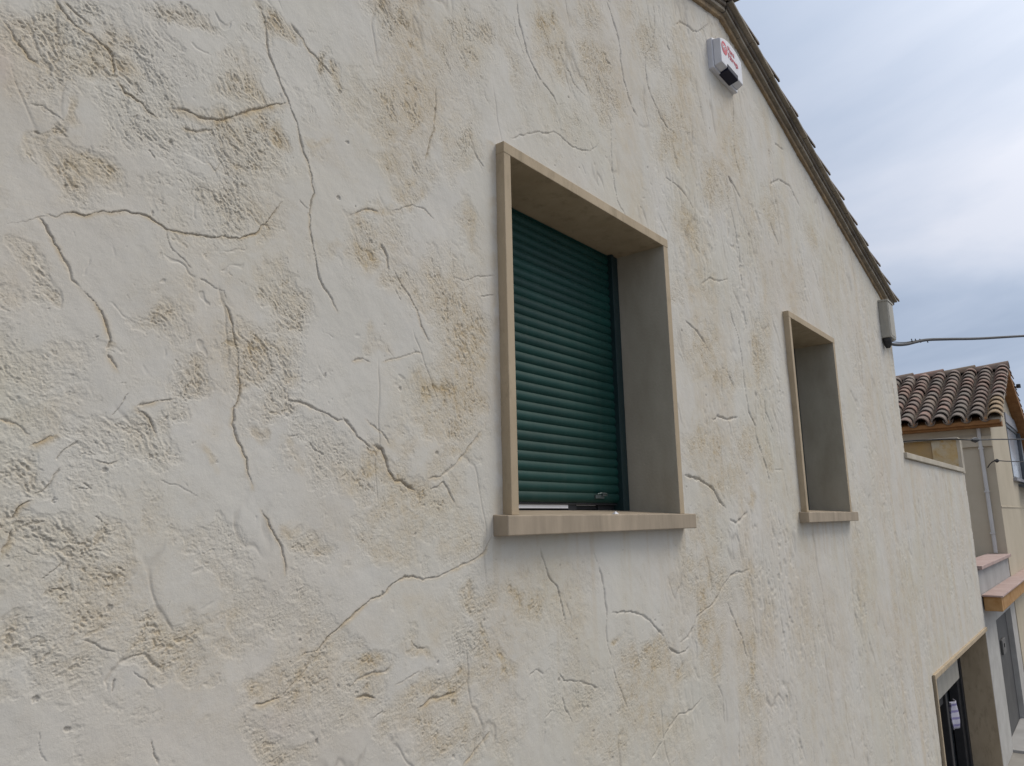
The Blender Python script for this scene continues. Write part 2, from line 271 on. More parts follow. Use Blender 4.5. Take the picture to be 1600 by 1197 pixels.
# ------------------------------------------------------------------ measured relief of the facade, in metres on the wall (x along it, z up)
# crack: (half width in mm, depth factor, stain, [(x, z), ...]); patch: centre x, z, 2x2 inverse ellipse, roughness, stain
CRACKS = [
(1.1,0.5,0.2,[(0.502,0.626),(0.525,0.639),(0.56,0.661),(0.58,0.671)]),
(2.8,1.2,0.8,[(0.58,0.676),(0.593,0.674),(0.608,0.688),(0.627,0.694),(0.647,0.693),(0.663,0.7),(0.679,0.712),(0.706,0.725),(0.734,0.733),(0.753,0.733),(0.775,0.737),(0.794,0.733),(0.818,0.724),(0.836,0.717),(0.862,0.721),(0.882,0.721),(0.92,0.728),(0.967,0.737),(0.989,0.747),(1.025,0.75),(1.072,0.779),(1.085,0.794),(1.113,0.835),(1.152,0.897)]),
(3.2,1,0.7,[(0.561,0.66),(0.576,0.65),(0.584,0.631),(0.605,0.608),(0.616,0.582),(0.629,0.568),(0.635,0.544),(0.653,0.526)]),
(3.5,1,0.8,[(0.66,0.519),(0.688,0.502),(0.703,0.479),(0.72,0.445),(0.725,0.421),(0.719,0.403)]),
(3.0,1,0.8,[(0.72,0.391),(0.732,0.371),(0.742,0.358)]),
(1.9,0.8,0.3,[(0.836,0.715),(0.839,0.688),(0.857,0.668),(0.882,0.651),(0.9,0.635)]),
(2.9,0.7,0.3,[(0.926,0.616),(0.961,0.604),(0.988,0.6),(0.998,0.581)]),
(3.4,1,0.8,[(0.987,0.576),(1.013,0.54),(1.022,0.503),(1.033,0.463),(1.042,0.423),(1.049,0.369),(1.048,0.34),(1.034,0.302),(1.034,0.261),(1.045,0.226),(1.061,0.203),(1.078,0.175),(1.083,0.135),(1.1,0.107)]),
(3.4,0.9,0.6,[(1.126,0.05),(1.141,0.028),(1.152,0.004),(1.172,-0.025),(1.189,-0.046),(1.196,-0.079),(1.202,-0.111)]),
(3.5,1.1,0.5,[(1.044,1.459),(1.062,1.45),(1.074,1.421),(1.083,1.376),(1.093,1.325),(1.113,1.29),(1.133,1.265),(1.145,1.23),(1.167,1.2),(1.185,1.168),(1.2,1.134),(1.209,1.103),(1.219,1.071),(1.236,1.043),(1.249,1.013),(1.257,0.962),(1.249,0.928),(1.244,0.892),(1.248,0.845),(1.258,0.804),(1.271,0.759),(1.281,0.713),(1.304,0.68),(1.331,0.653),(1.352,0.623)]),
(2.2,0.6,0.2,[(1.207,0.92),(1.241,0.902)]),
(3.0,1.1,0.9,[(0.552,1.173),(0.57,1.159),(0.584,1.147),(0.602,1.135),(0.616,1.129),(0.631,1.133),(0.648,1.125),(0.667,1.115),(0.682,1.104),(0.685,1.083),(0.689,1.055)]),
(2.5,1,0.7,[(0.571,1.181),(0.589,1.17),(0.606,1.164),(0.628,1.152)]),
(2.7,1.1,0.7,[(0.697,1.043),(0.714,1.022),(0.732,1.024),(0.756,1.016),(0.772,1.002),(0.794,0.995)]),
(5.5,1,1,[(0.834,1.039),(0.871,1.047),(0.902,1.043),(0.945,1.055),(0.986,1.078),(1.013,1.106),(1.055,1.135),(1.105,1.167),(1.151,1.198)]),
(3.4,0.9,0.7,[(0.862,0.994),(0.895,1.002),(0.938,1.023),(0.946,1.003)]),
(3.0,0.9,0.9,[(0.461,1.07),(0.481,1.043),(0.5,1.03),(0.514,1.011),(0.531,1.004)]),
(2.7,1,0.2,[(0.779,0.904),(0.795,0.888)]),
(2.4,0.6,0.3,[(0.93,0.93),(0.949,0.915),(0.974,0.951),(0.997,0.951)]),
(1.8,0.7,0.1,[(0.526,0.91),(0.548,0.911),(0.571,0.904),(0.591,0.894)]),
(2.3,0.8,0.5,[(0.573,0.878),(0.587,0.869),(0.6,0.859)]),
(3.9,1,0.4,[(1.194,0.34),(1.228,0.341),(1.26,0.332),(1.309,0.319),(1.36,0.303),(1.377,0.307)]),
(4.0,1,0.4,[(1.38,0.312),(1.407,0.289),(1.437,0.261),(1.487,0.233)]),
(5.7,1.2,1,[(1.499,0.239),(1.531,0.229),(1.55,0.201),(1.557,0.168),(1.584,0.139),(1.61,0.14),(1.644,0.122),(1.672,0.11)]),
(5.8,0.7,0.7,[(1.729,0.149),(1.788,0.159),(1.842,0.192),(1.899,0.238),(1.984,0.319)]),
(4.6,0.8,0.6,[(1.732,0.114),(1.773,0.127),(1.796,0.141),(1.818,0.115),(1.849,0.074)]),
(3.5,0.7,0.1,[(1.263,0.234),(1.29,0.214),(1.318,0.202)]),
(3.8,0.7,0.5,[(1.467,0.315),(1.498,0.299),(1.53,0.282),(1.556,0.25)]),
(3.0,0.9,0,[(1.203,0.243),(1.227,0.251)]),
(3.1,0.7,0.3,[(1.381,0.142),(1.398,0.157)]),
(3.9,1,0.7,[(2.035,-0.036),(2.002,-0.089),(1.944,-0.114),(1.893,-0.125),(1.835,-0.141),(1.772,-0.158),(1.704,-0.161),(1.661,-0.151),(1.625,-0.148),(1.591,-0.161),(1.557,-0.18),(1.531,-0.195),(1.492,-0.203),(1.461,-0.216),(1.425,-0.24),(1.396,-0.26),(1.361,-0.276),(1.339,-0.293),(1.317,-0.307),(1.307,-0.316),(1.274,-0.316),(1.259,-0.324)]),
(3.3,0.7,0.6,[(1.286,-0.339),(1.276,-0.356),(1.25,-0.377),(1.22,-0.401)]),
(4.3,0.9,0.8,[(1.129,-0.416),(1.167,-0.419),(1.196,-0.412)]),
(5.2,1,0.8,[(1.442,-0.462),(1.472,-0.458),(1.515,-0.473)]),
(3.6,0.9,0,[(1.504,-0.527),(1.538,-0.511)]),
(4.4,0.7,0.7,[(1.412,-0.434),(1.447,-0.409),(1.496,-0.404),(1.553,-0.408),(1.572,-0.393)]),
(5.6,0.9,0.9,[(1.675,-0.533),(1.74,-0.516),(1.785,-0.515),(1.838,-0.519)]),
(4.8,0.9,0.7,[(1.647,-0.337),(1.675,-0.36),(1.711,-0.365)]),
(4.7,0.7,0.7,[(2.008,-0.67),(1.94,-0.706),(1.875,-0.736)]),
(3.1,0.6,0.3,[(1.586,-0.451),(1.64,-0.441),(1.682,-0.429)]),
(5.1,1,0.3,[(2.315,-0.087),(2.344,-0.147),(2.364,-0.197),(2.422,-0.239),(2.442,-0.285),(2.456,-0.336),(2.47,-0.381)]),
(5.2,0.9,0.1,[(2.714,-0.166),(2.743,-0.216),(2.757,-0.285),(2.768,-0.361),(2.757,-0.44),(2.765,-0.501),(2.794,-0.552)]),
(4.3,0.7,0.1,[(2.685,-0.124),(2.714,-0.166)]),
(4.5,0.7,0.2,[(2.803,-0.593),(2.826,-0.643),(2.862,-0.696),(2.91,-0.778)]),
(5.8,0.9,0.1,[(2.81,-0.375),(2.879,-0.379),(2.966,-0.384),(3.068,-0.412),(3.136,-0.438),(3.173,-0.471),(3.219,-0.495),(3.265,-0.523)]),
(7.1,1,0.2,[(3.309,-0.581),(3.358,-0.603),(3.409,-0.622),(3.482,-0.62),(3.512,-0.605)]),
(7.1,0.8,0.3,[(3.433,-0.575),(3.52,-0.555),(3.583,-0.515),(3.639,-0.472),(3.744,-0.45),(3.831,-0.437),(3.904,-0.396),(3.979,-0.35),(4.106,-0.3),(4.228,-0.299),(4.358,-0.288)]),
(5.9,0.8,0.2,[(3.615,-0.86),(3.535,-0.884),(3.459,-0.896),(3.371,-0.882),(3.298,-0.911),(3.236,-0.934),(3.192,-0.96),(3.124,-0.993),(3.075,-1.015)]),
(7.8,0.9,0.2,[(4.018,-0.446),(4.065,-0.508),(4.12,-0.585),(4.181,-0.646),(4.204,-0.712),(4.231,-0.76)]),
(6.5,0.7,0.2,[(3.814,-0.832),(3.857,-0.888),(3.864,-0.963),(3.863,-1.028)]),
(6.3,0.7,0.4,[(4.038,-1.106),(4.009,-1.249)]),
(5.4,0.7,0.1,[(2.404,-0.543),(2.446,-0.58),(2.549,-0.603),(2.608,-0.622),(2.681,-0.648)]),
(4.9,0.8,0.1,[(2.432,-0.637),(2.451,-0.688),(2.487,-0.732)]),
(4.0,0.7,0,[(2.364,-0.672),(2.316,-0.685),(2.308,-0.746),(2.3,-0.784)]),
(3.6,0.7,0,[(2.227,-0.532),(2.268,-0.516),(2.318,-0.538)]),
(3.9,0.5,0,[(2.481,-0.301),(2.507,-0.36),(2.497,-0.422)]),
(5.1,1.1,0.2,[(2.264,2.188),(2.271,2.133),(2.283,2.075),(2.314,2.015),(2.331,1.966),(2.368,1.927),(2.415,1.892),(2.465,1.877),(2.515,1.855),(2.545,1.829)]),
(3.2,0.7,0.1,[(2.232,2.092),(2.253,2.033),(2.279,1.984),(2.311,1.943)]),
(4.0,0.9,0.1,[(2.54,2.288),(2.527,2.239)]),
(4.6,0.8,0.3,[(2.563,2.121),(2.604,2.081),(2.657,2.045),(2.682,2.009),(2.733,1.992),(2.802,1.982)]),
(6.0,1,0.1,[(3.034,2.644),(3.07,2.594),(3.106,2.535),(3.142,2.476),(3.153,2.418),(3.152,2.371),(3.161,2.321),(3.176,2.258),(3.212,2.197),(3.249,2.136),(3.311,2.101)]),
(6.4,0.9,0.2,[(3.584,2.97),(3.584,2.899),(3.578,2.781),(3.537,2.646),(3.445,2.547),(3.426,2.454),(3.439,2.361),(3.479,2.306),(3.538,2.267),(3.582,2.229),(3.661,2.196),(3.765,2.202)]),
(10.4,0.7,0,[(3.873,2.973),(3.957,3.039),(4.059,3.072),(4.138,3.073),(4.204,3.104),(4.3,3.182),(4.415,3.287)]),
(5.1,0.9,0,[(2.211,1.524),(2.258,1.561),(2.324,1.595),(2.392,1.633),(2.432,1.641),(2.505,1.681),(2.558,1.687),(2.6,1.678),(2.654,1.674),(2.722,1.685),(2.805,1.711),(2.87,1.765),(2.891,1.802)]),
(5.3,0.9,0.3,[(2.992,2.319),(3.003,2.286),(3.042,2.283)]),
(4.9,0.9,0,[(2.996,1.991),(3.018,1.95),(3.004,1.798),(3.007,1.691),(3.019,1.61),(3.038,1.539),(3.118,1.48)]),
(8.6,0.9,0,[(3.737,2.761),(3.769,2.743)]),
(7.8,0.9,0.2,[(3.714,1.076),(3.845,1.047),(3.938,1.008),(4.03,0.948)]),
(8.1,1,0.1,[(4.504,2.219),(4.492,2.064),(4.543,1.962),(4.588,1.828),(4.62,1.719),(4.614,1.599),(4.64,1.46)]),
(8.4,1,0.1,[(4.375,1.278),(4.414,1.218),(4.48,1.12),(4.511,1.015),(4.523,0.907),(4.53,0.772),(4.557,0.653),(4.681,0.556)]),
(8.6,0.9,0.1,[(4.651,0.506),(4.722,0.409),(4.795,0.318),(4.826,0.21)]),
(7.7,0.9,0,[(4.733,2.929),(4.739,2.769),(4.677,2.549),(4.704,2.402),(4.775,2.287)]),
(6.4,0.8,0,[(3.59,1.867),(3.75,1.873),(3.857,1.845),(3.963,1.787)]),
(7.9,0.8,0,[(3.964,1.339),(4.111,1.415),(4.239,1.426),(4.38,1.475)]),
(11.1,0.9,0.1,[(5.3,2.141),(5.447,2.0)]),
(9.8,0.8,0,[(5.243,1.909),(5.256,1.782)]),
(11.5,0.8,0.1,[(5.598,2.589),(5.859,2.628),(6.096,2.523)]),
(10.5,0.8,0.1,[(5.382,2.475),(5.598,2.589)]),
(10.3,0.8,0,[(5.407,2.764),(5.424,2.647)]),
(11.0,0.7,0,[(5.578,2.887),(5.782,2.915)]),
(9.8,1,0.2,[(4.523,2.226),(4.623,2.186),(4.723,2.129)]),
(9.1,1,0,[(4.004,0.548),(4.069,0.579),(4.207,0.573),(4.357,0.6)]),
(10.1,1.1,0.3,[(3.588,0.227),(3.766,0.21),(3.923,0.169),(3.998,0.106),(4.078,0.06)]),
(10.7,0.9,0.1,[(4.127,0.0),(4.215,-0.025),(4.39,0.035)]),
(6.2,0.7,0.1,[(3.998,-0.056),(3.97,-0.204)]),
(9.2,0.9,0,[(4.083,-0.307),(4.162,-0.289),(4.301,-0.303)]),
(8.1,0.8,0,[(4.858,0.826),(4.863,0.684),(4.974,0.566)]),
(8.9,0.9,0.2,[(4.263,0.869),(4.345,0.789)]),
(7.6,0.5,0,[(4.93,0.31),(5.096,0.317),(5.145,0.104)]),
(4.5,1.1,0.9,[(1.516,0.88),(1.544,0.845),(1.554,0.805)]),
(4.1,0.8,0.5,[(1.571,0.81),(1.6,0.774),(1.642,0.735),(1.679,0.694),(1.693,0.648),(1.73,0.596)]),
(2.8,0.7,0.1,[(1.579,0.742),(1.607,0.711)]),
(3.3,0.6,0.2,[(1.847,0.941),(1.859,0.855),(1.909,0.853),(1.97,0.883),(2.081,0.917)]),
(4.0,0.8,0.1,[(1.996,0.816),(2.069,0.839)]),
(4.3,0.8,0.9,[(1.411,0.948),(1.462,0.981),(1.502,0.983)]),
(3.4,0.7,0.2,[(1.563,1.003),(1.656,1.056),(1.709,1.057),(1.756,1.037)]),
(4.1,0.9,0.6,[(1.415,0.486),(1.445,0.498),(1.476,0.491)]),
(3.5,0.7,0.5,[(1.528,0.501),(1.567,0.513),(1.643,0.543),(1.693,0.557)]),
(4.0,0.9,0.1,[(1.954,1.397),(1.99,1.359),(2.026,1.331)]),
(4.5,0.8,0.7,[(1.771,1.546),(1.766,1.443),(1.753,1.364),(1.733,1.307),(1.713,1.239)]),
(3.4,0.9,0.6,[(1.161,1.455),(1.201,1.429),(1.23,1.402),(1.266,1.394),(1.296,1.377),(1.315,1.365)]),
(2.4,0.8,0.7,[(0.528,0.23),(0.545,0.223),(0.565,0.216),(0.584,0.199)]),
(3.0,0.7,1,[(0.589,0.18),(0.605,0.191),(0.628,0.203)]),
(2.3,0.9,0.1,[(0.643,0.17),(0.639,0.153)]),
(2.4,0.8,0.2,[(0.673,0.196),(0.655,0.178),(0.643,0.17)]),
(2.3,0.9,0.2,[(0.643,0.134),(0.636,0.114),(0.617,0.09),(0.603,0.081)]),
(2.9,1,0.8,[(0.596,0.064),(0.577,0.055),(0.567,0.036)]),
(3.1,0.8,1,[(0.569,0.011),(0.563,-0.007),(0.554,-0.034)]),
(2.5,0.8,0.1,[(0.74,0.257),(0.759,0.281),(0.772,0.308)]),
(3.5,0.9,0.8,[(0.795,0.278),(0.822,0.258),(0.843,0.223)]),
(3.2,0.8,0.7,[(0.795,0.281),(0.831,0.296),(0.876,0.309)]),
(2.5,0.8,0.4,[(0.715,0.154),(0.742,0.148),(0.761,0.16)]),
(2.7,1,0,[(0.72,0.038),(0.737,0.025)]),
(2.4,0.9,0,[(0.696,0.106),(0.711,0.092)]),
(2.4,0.9,0.1,[(0.684,0.095),(0.706,0.092)]),
(2.1,0.5,0.1,[(0.857,0.117),(0.9,0.104),(0.928,0.093),(0.953,0.082)]),
(2.3,0.9,0.3,[(0.607,-0.002),(0.631,-0.007),(0.649,-0.011)]),
(2.2,0.9,0.2,[(0.59,-0.029),(0.604,-0.035),(0.619,-0.04)]),
(2.2,0.7,0.2,[(0.697,-0.04),(0.729,-0.032),(0.745,-0.039)]),
(2.2,0.6,0,[(0.741,0.015),(0.744,-0.002),(0.763,-0.003),(0.765,0.018)]),
(6.5,0.55,0,[(0.773,-0.319),(0.77,-0.304),(0.778,-0.286),(0.796,-0.271),(0.823,-0.261),(0.851,-0.261),(0.869,-0.281),(0.891,-0.304)]),
(2.8,1,0,[(0.787,-0.299),(0.785,-0.328)]),
(2.9,0.6,0,[(0.825,-0.294),(0.851,-0.317),(0.872,-0.336)]),
(2.5,0.8,0.2,[(0.63,-0.087),(0.643,-0.077),(0.663,-0.06)]),
(2.6,0.9,0.5,[(0.646,-0.106),(0.667,-0.109),(0.678,-0.116)]),
(1.7,0.7,0,[(0.648,-0.376),(0.655,-0.414),(0.666,-0.434)]),
(2.7,0.8,0.3,[(0.875,-0.443),(0.881,-0.474),(0.891,-0.495)]),
(2.2,0.7,0.2,[(0.721,-0.212),(0.752,-0.234),(0.783,-0.25)]),
(2.5,0.8,0.8,[(0.617,-0.202),(0.633,-0.197)]),
]
PATCHES = [
(0.57,1.071,9.397,-4.206,-3.095,-6.991,1.0,0.35),
(0.525,1.071,15.869,1.343,5.855,-10.718,1.0,0.4),
(0.657,1.093,18.507,-8.737,-5.224,-12.478,1.0,0.6),
(0.587,0.855,58.636,-11.832,-0.152,-13.333,0.9,0.9),
(0.639,0.788,17.372,-2.506,1.615,-24.85,1.0,0.75),
(0.715,1.098,21.641,13.315,10.088,-9.401,0.8,0.7),
(1.108,1.41,16.818,0.69,12.31,-22.198,1.0,0.7),
(0.846,1.31,10.868,-2.536,5.23,-28.966,1.0,0.4),
(0.997,1.203,14.933,0.742,5.752,-11.673,1.0,0.6),
(1.046,1.189,20.178,0.932,7.053,-14.8,1.0,0.6),
(1.032,1.068,11.469,0.546,10.362,-24.176,0.9,0.6),
(1.122,1.077,24.126,0.989,7.668,-18.4,0.7,0.8),
(1.274,1.118,43.12,1.286,16.565,-40.591,0.3,0.8),
(1.363,1.38,39.626,0.905,22.314,-45.434,0.6,0.8),
(1.29,1.374,34.101,-15.865,-0.338,-22.697,0.8,0.6),
(1.577,1.731,8.782,-6.872,-2.698,-6.588,0.7,0.6),
(1.638,1.691,16.276,0.052,13.84,-25.145,0.6,0.6),
(1.58,1.373,6.584,-3.52,-0.094,-6.77,0.7,0.4),
(1.639,1.352,13.334,0.042,8.378,-19.194,0.8,0.8),
(1.96,1.841,7.106,-2.87,1.442,-5.25,1.0,0.45),
(1.976,1.754,10.708,-0.219,6.279,-12.236,0.6,0.5),
(1.897,1.363,9.543,-0.146,3.546,-8.756,0.8,0.5),
(1.669,1.2,8.267,0.008,5.446,-14.272,0.8,0.3),
(1.61,1.12,13.807,0.073,7.977,-22.018,0.8,0.6),
(1.521,1.497,11.809,0.135,8.622,-17.073,0.4,0.1),
(1.026,0.991,10.264,-2.923,0.564,-12.923,0.8,0.5),
(0.997,0.818,11.295,-5.149,-2.056,-9.147,0.6,0.3),
(0.777,1.095,10.517,0.695,4.761,-9.662,0.6,0.0),
(0.801,0.969,11.045,-1.031,4.644,-19.581,0.6,0.1),
(2.464,2.172,7.17,1.823,4.623,-6.915,1.0,0.9),
(2.553,2.082,7.468,3.46,5.205,-7.598,0.9,0.7),
(2.879,2.165,4.255,2.051,3.357,-5.157,1.0,0.55),
(2.966,2.069,4.998,2.419,4.332,-7.051,1.0,0.5),
(2.85,2.464,5.615,2.741,5.308,-7.281,0.9,0.6),
(3.29,2.737,7.933,-0.83,4.943,-8.525,0.7,0.45),
(3.46,2.646,5.592,-0.651,4.236,-7.838,1.0,0.5),
(2.22,1.893,12.049,5.326,2.889,-4.147,0.7,0.4),
(2.717,1.807,5.152,3.741,5.424,-8.466,0.8,0.2),
(3.861,2.657,3.765,0.977,2.272,-3.911,0.7,0.2),
(4.004,2.555,6.035,1.569,3.162,-5.792,0.5,0.4),
(3.716,2.219,2.611,1.375,2.255,-4.091,0.8,0.15),
(1.463,0.848,9.784,-3.758,-0.11,-10.794,1.0,0.9),
(1.425,0.864,15.902,0.305,4.749,-16.144,0.5,0.8),
(1.569,0.918,10.736,7.868,6.137,-9.219,0.8,0.5),
(1.612,0.778,8.986,10.682,5.389,-6.874,0.9,0.6),
(1.791,0.799,5.221,2.943,3.756,-7.502,1.0,0.6),
(1.823,0.76,8.885,-0.093,3.269,-14.566,0.7,0.5),
(1.927,1.073,14.466,3.637,4.168,-9.55,1.0,0.7),
(1.639,1.096,11.316,0.036,8.541,-24.347,0.8,0.8),
(1.527,1.002,16.696,0.191,10.883,-32.803,0.8,0.7),
(1.114,0.782,14.102,11.618,13.029,-15.359,0.8,0.2),
(1.162,0.594,11.043,2.742,4.535,-12.047,1.0,0.55),
(1.1,0.433,11.675,0.522,1.831,-11.681,1.0,0.75),
(1.305,0.829,21.66,0.609,9.925,-33.741,0.3,0.4),
(1.937,0.668,5.843,-0.112,2.309,-12.249,1.0,0.25),
(1.506,0.553,14.865,0.2,5.473,-31.01,0.6,0.6),
(1.885,0.545,6.753,-0.103,2.714,-17.709,0.9,0.5),
(1.996,0.945,13.906,-0.32,1.816,-6.773,0.4,0.4),
(1.788,0.421,5.681,-1.429,-0.058,-10.869,1.0,0.9),
(1.757,0.333,6.107,-1.528,-0.386,-11.677,0.8,0.75),
(1.615,0.26,12.273,0.065,1.424,-20.08,0.5,0.6),
(1.817,0.221,7.392,3.962,6.755,-22.302,0.6,0.7),
(1.524,0.167,13.749,3.426,1.994,-11.475,1.0,0.9),
(1.438,0.145,10.493,0.201,0.619,-18.106,0.9,0.6),
(1.643,0.103,7.314,0.023,0.258,-14.572,1.0,0.7),
(1.538,0.044,6.575,0.075,-0.025,-13.338,0.7,0.6),
(1.665,0.021,30.282,0.044,-0.413,-42.738,0.7,1.0),
(1.441,-0.01,7.075,0.136,-0.237,-11.145,0.4,0.5),
(1.465,-0.028,23.261,0.402,-0.512,-18.47,0.9,0.8),
(1.59,-0.05,7.676,0.057,-0.454,-13.306,0.7,0.6),
(1.345,0.186,8.029,-5.361,-3.994,-9.787,0.9,0.15),
(1.198,0.179,28.775,13.716,6.235,-17.112,0.5,0.6),
(1.117,0.254,44.115,1.941,2.492,-30.002,0.6,0.9),
(1.225,-0.005,25.012,0.91,-0.643,-30.206,0.6,0.8),
(1.267,-0.056,17.96,-7.592,-9.476,-28.469,0.8,0.5),
(1.876,-0.019,10.591,-0.162,-0.171,-8.035,0.5,0.5),
(1.152,0.329,17.009,0.698,2.608,-23.349,0.9,0.5),
(0.99,0.192,32.882,1.78,2.993,-49.182,0.5,0.8),
(0.882,0.306,18.265,1.132,3.009,-26.136,0.9,0.5),
(0.832,0.263,26.908,1.779,1.888,-19.257,0.8,0.6),
(0.793,0.187,11.673,-1.211,-1.958,-17.379,0.9,0.3),
(0.741,0.142,18.591,1.372,0.796,-18.031,0.8,0.15),
(0.817,0.488,16.52,1.092,5.245,-25.862,0.7,0.45),
(0.808,0.509,30.206,2.014,9.855,-46.144,0.9,0.8),
(0.901,0.394,12.434,0.748,3.904,-25.468,0.9,0.05),
(0.57,0.535,27.545,2.332,4.019,-15.853,0.8,0.15),
(0.527,0.483,24.843,2.192,4.267,-18.422,0.4,0.4),
(0.586,0.49,32.779,2.744,13.597,-59.631,0.9,0.6),
(0.642,0.258,13.394,1.083,1.929,-18.401,0.4,0.4),
(0.585,0.359,10.454,0.885,2.631,-16.413,0.4,0.25),
(0.557,0.146,25.5,2.25,1.145,-22.532,0.9,0.5),
(0.616,-0.005,17.225,1.458,-0.734,-26.473,0.9,0.6),
(0.691,-0.046,10.955,4.614,8.038,-23.447,0.9,0.4),
(0.759,-0.089,18.934,1.398,-1.988,-30.164,0.8,0.35),
(1.008,-0.061,13.347,0.717,-0.895,-19.082,0.8,0.1),
(0.6,-0.211,16.598,4.077,1.159,-20.418,0.9,0.6),
(0.693,-0.224,13.747,1.098,-2.159,-16.097,0.8,0.3),
(0.673,-0.121,15.111,-4.16,-11.569,-25.625,0.8,0.5),
(0.738,-0.166,13.018,0.988,-2.005,-19.388,0.7,0.3),
(0.894,-0.237,10.938,5.789,6.779,-21.444,0.9,0.1),
(1.004,-0.28,10.052,5.438,6.937,-24.802,0.7,0.3),
(1.082,-0.171,8.61,-3.331,-5.053,-12.632,0.7,0.25),
(0.596,-0.293,23.105,2.039,-7.611,-43.147,0.5,0.5),
(1.063,0.821,17.273,0.797,5.041,-15.732,0.5,0.4),
(1.193,-0.197,8.72,0.344,-1.543,-15.868,0.8,0.15),
(1.254,-0.283,14.852,-6.615,-4.965,-11.952,0.5,0.3),
(1.358,-0.313,7.746,3.642,2.074,-14.141,0.6,0.5),
(1.258,-0.378,7.312,3.353,2.139,-16.995,0.8,0.6),
(1.45,-0.443,6.191,4.373,2.575,-10.287,0.7,0.35),
(1.146,-0.404,13.935,0.613,-4.919,-26.975,0.8,0.8),
(1.187,-0.516,10.911,0.447,-5.049,-22.58,0.9,0.5),
(1.495,-0.391,9.153,6.597,6.675,-25.096,1.0,0.8),
(1.473,-0.464,19.712,0.341,-7.765,-42.579,0.9,0.7),
(1.781,-0.511,5.962,3.727,1.744,-13.922,1.0,0.9),
(1.671,-0.545,6.38,4.669,3.125,-16.183,0.9,0.6),
(1.684,-0.347,12.307,-0.001,-3.544,-27.031,0.9,0.9),
(1.698,-0.265,5.181,-0.006,-0.915,-8.851,0.2,0.5),
(1.968,-0.252,13.866,-0.319,-1.47,-16.157,0.9,0.7),
(1.998,-0.378,30.219,-0.777,-1.253,-9.785,0.8,1.0),
(2.08,-0.472,29.756,7.456,-0.495,-10.61,0.7,1.0),
(1.886,-0.384,9.255,-0.153,-2.27,-16.922,0.9,0.2),
(1.808,-0.637,5.23,2.592,0.16,-10.211,0.9,0.6),
(1.943,-0.647,15.918,-0.346,-2.198,-10.373,0.7,0.7),
(2.089,-0.698,9.71,-0.331,-1.808,-8.301,0.5,0.5),
(2.252,-0.278,18.453,-0.851,-2.031,-22.321,0.9,0.7),
(2.163,-0.237,30.149,-1.169,-1.86,-22.782,0.9,1.0),
(2.146,-0.493,34.784,-1.328,-4.099,-26.377,0.7,1.0),
(2.374,-0.242,3.431,-0.192,-0.562,-7.155,0.4,0.35),
(2.452,-0.343,5.79,-0.363,-1.1,-10.637,0.6,0.1),
(2.845,-0.487,21.18,-2.029,-4.164,-32.518,0.9,1.0),
(3.111,-0.602,3.733,-0.444,-1.548,-10.58,1.0,0.8),
(3.067,-0.728,3.442,-0.401,-0.957,-5.426,0.6,0.75),
(3.136,-0.887,6.703,-0.831,-1.765,-8.444,0.8,0.7),
(3.384,-0.685,5.96,-0.85,-2.178,-14.019,0.8,0.8),
(3.743,-0.476,7.096,-1.204,-0.365,-3.531,0.9,0.8),
(3.66,-0.28,4.386,-0.703,-0.418,-6.341,0.9,0.5),
(3.889,-0.328,4.809,-0.864,-0.549,-7.601,0.9,0.5),
(4.39,-0.328,3.992,-0.88,-0.521,-7.904,0.7,0.2),
(3.827,-0.675,10.32,-1.853,-0.558,-3.979,0.8,0.7),
(4.285,-0.808,8.665,-1.909,-0.64,-4.202,0.9,0.8),
(4.169,-0.69,5.421,-1.13,-0.998,-7.438,0.7,0.7),
(4.159,-0.954,10.906,-2.316,-0.928,-5.089,0.7,0.6),
(2.432,-0.661,6.796,-0.426,-2.1,-11.153,0.8,0.0),
(2.52,-0.632,4.523,-0.316,-2.548,-14.445,0.8,0.05),
(2.736,-0.839,4.07,-0.364,-2.282,-10.477,0.5,0.4),
(2.489,-0.441,11.417,-0.756,-0.683,-5.334,0.7,0.1),
(3.22,-0.944,2.684,-0.353,-1.36,-6.246,0.4,0.4),
(4.586,-0.6,7.777,-1.879,-0.499,-4.556,0.6,0.6),
(5.169,-0.624,5.13,-1.492,-0.214,-2.07,0.3,0.5),
(5.659,-0.847,5.511,-1.862,-0.25,-1.949,0.3,0.4),
(6.701,-0.379,4.186,-1.717,-0.131,-2.452,0.5,0.4),
(3.942,0.953,3.734,2.936,2.069,-6.462,0.9,0.4),
(4.192,0.84,2.773,-1.61,1.001,-14.01,0.9,0.4),
(4.278,0.794,5.159,-0.998,1.7,-12.838,0.8,0.35),
(4.886,1.136,6.04,-1.407,0.793,-4.548,0.9,0.4),
(4.804,1.035,7.23,-1.653,1.486,-9.273,0.9,0.5),
(3.725,0.375,5.77,-0.907,0.539,-8.401,0.8,0.6),
(4.019,0.394,9.471,-1.701,0.637,-9.925,0.9,0.8),
(4.452,0.422,4.873,-1.035,0.472,-7.349,0.9,0.5),
(4.171,0.238,2.687,-0.52,0.234,-6.854,0.7,0.7),
(4.5,0.123,10.673,-2.361,0.204,-16.332,0.6,1.0),
(3.695,-0.058,6.467,-1.036,-0.219,-10.268,0.8,0.6),
(3.837,-0.16,6.125,-1.059,-0.204,-5.042,0.7,0.6),
(4.819,0.363,8.64,-2.088,0.618,-12.167,0.6,0.1),
(4.957,0.203,8.268,-2.112,0.098,-4.02,0.2,0.3),
(4.339,2.065,4.197,2.326,2.614,-5.661,0.9,0.5),
(4.883,1.905,5.342,0.817,1.504,-4.31,0.7,0.35),
(3.927,1.659,4.006,5.019,2.971,-5.921,0.9,0.1),
(4.788,2.557,3.431,2.031,2.09,-4.105,0.8,0.15),
(5.309,2.954,3.385,2.141,3.305,-6.243,0.6,0.1),
(5.34,2.242,4.406,1.165,1.917,-4.944,0.9,0.15),
(6.275,2.319,4.811,1.288,2.054,-5.87,0.8,0.15),
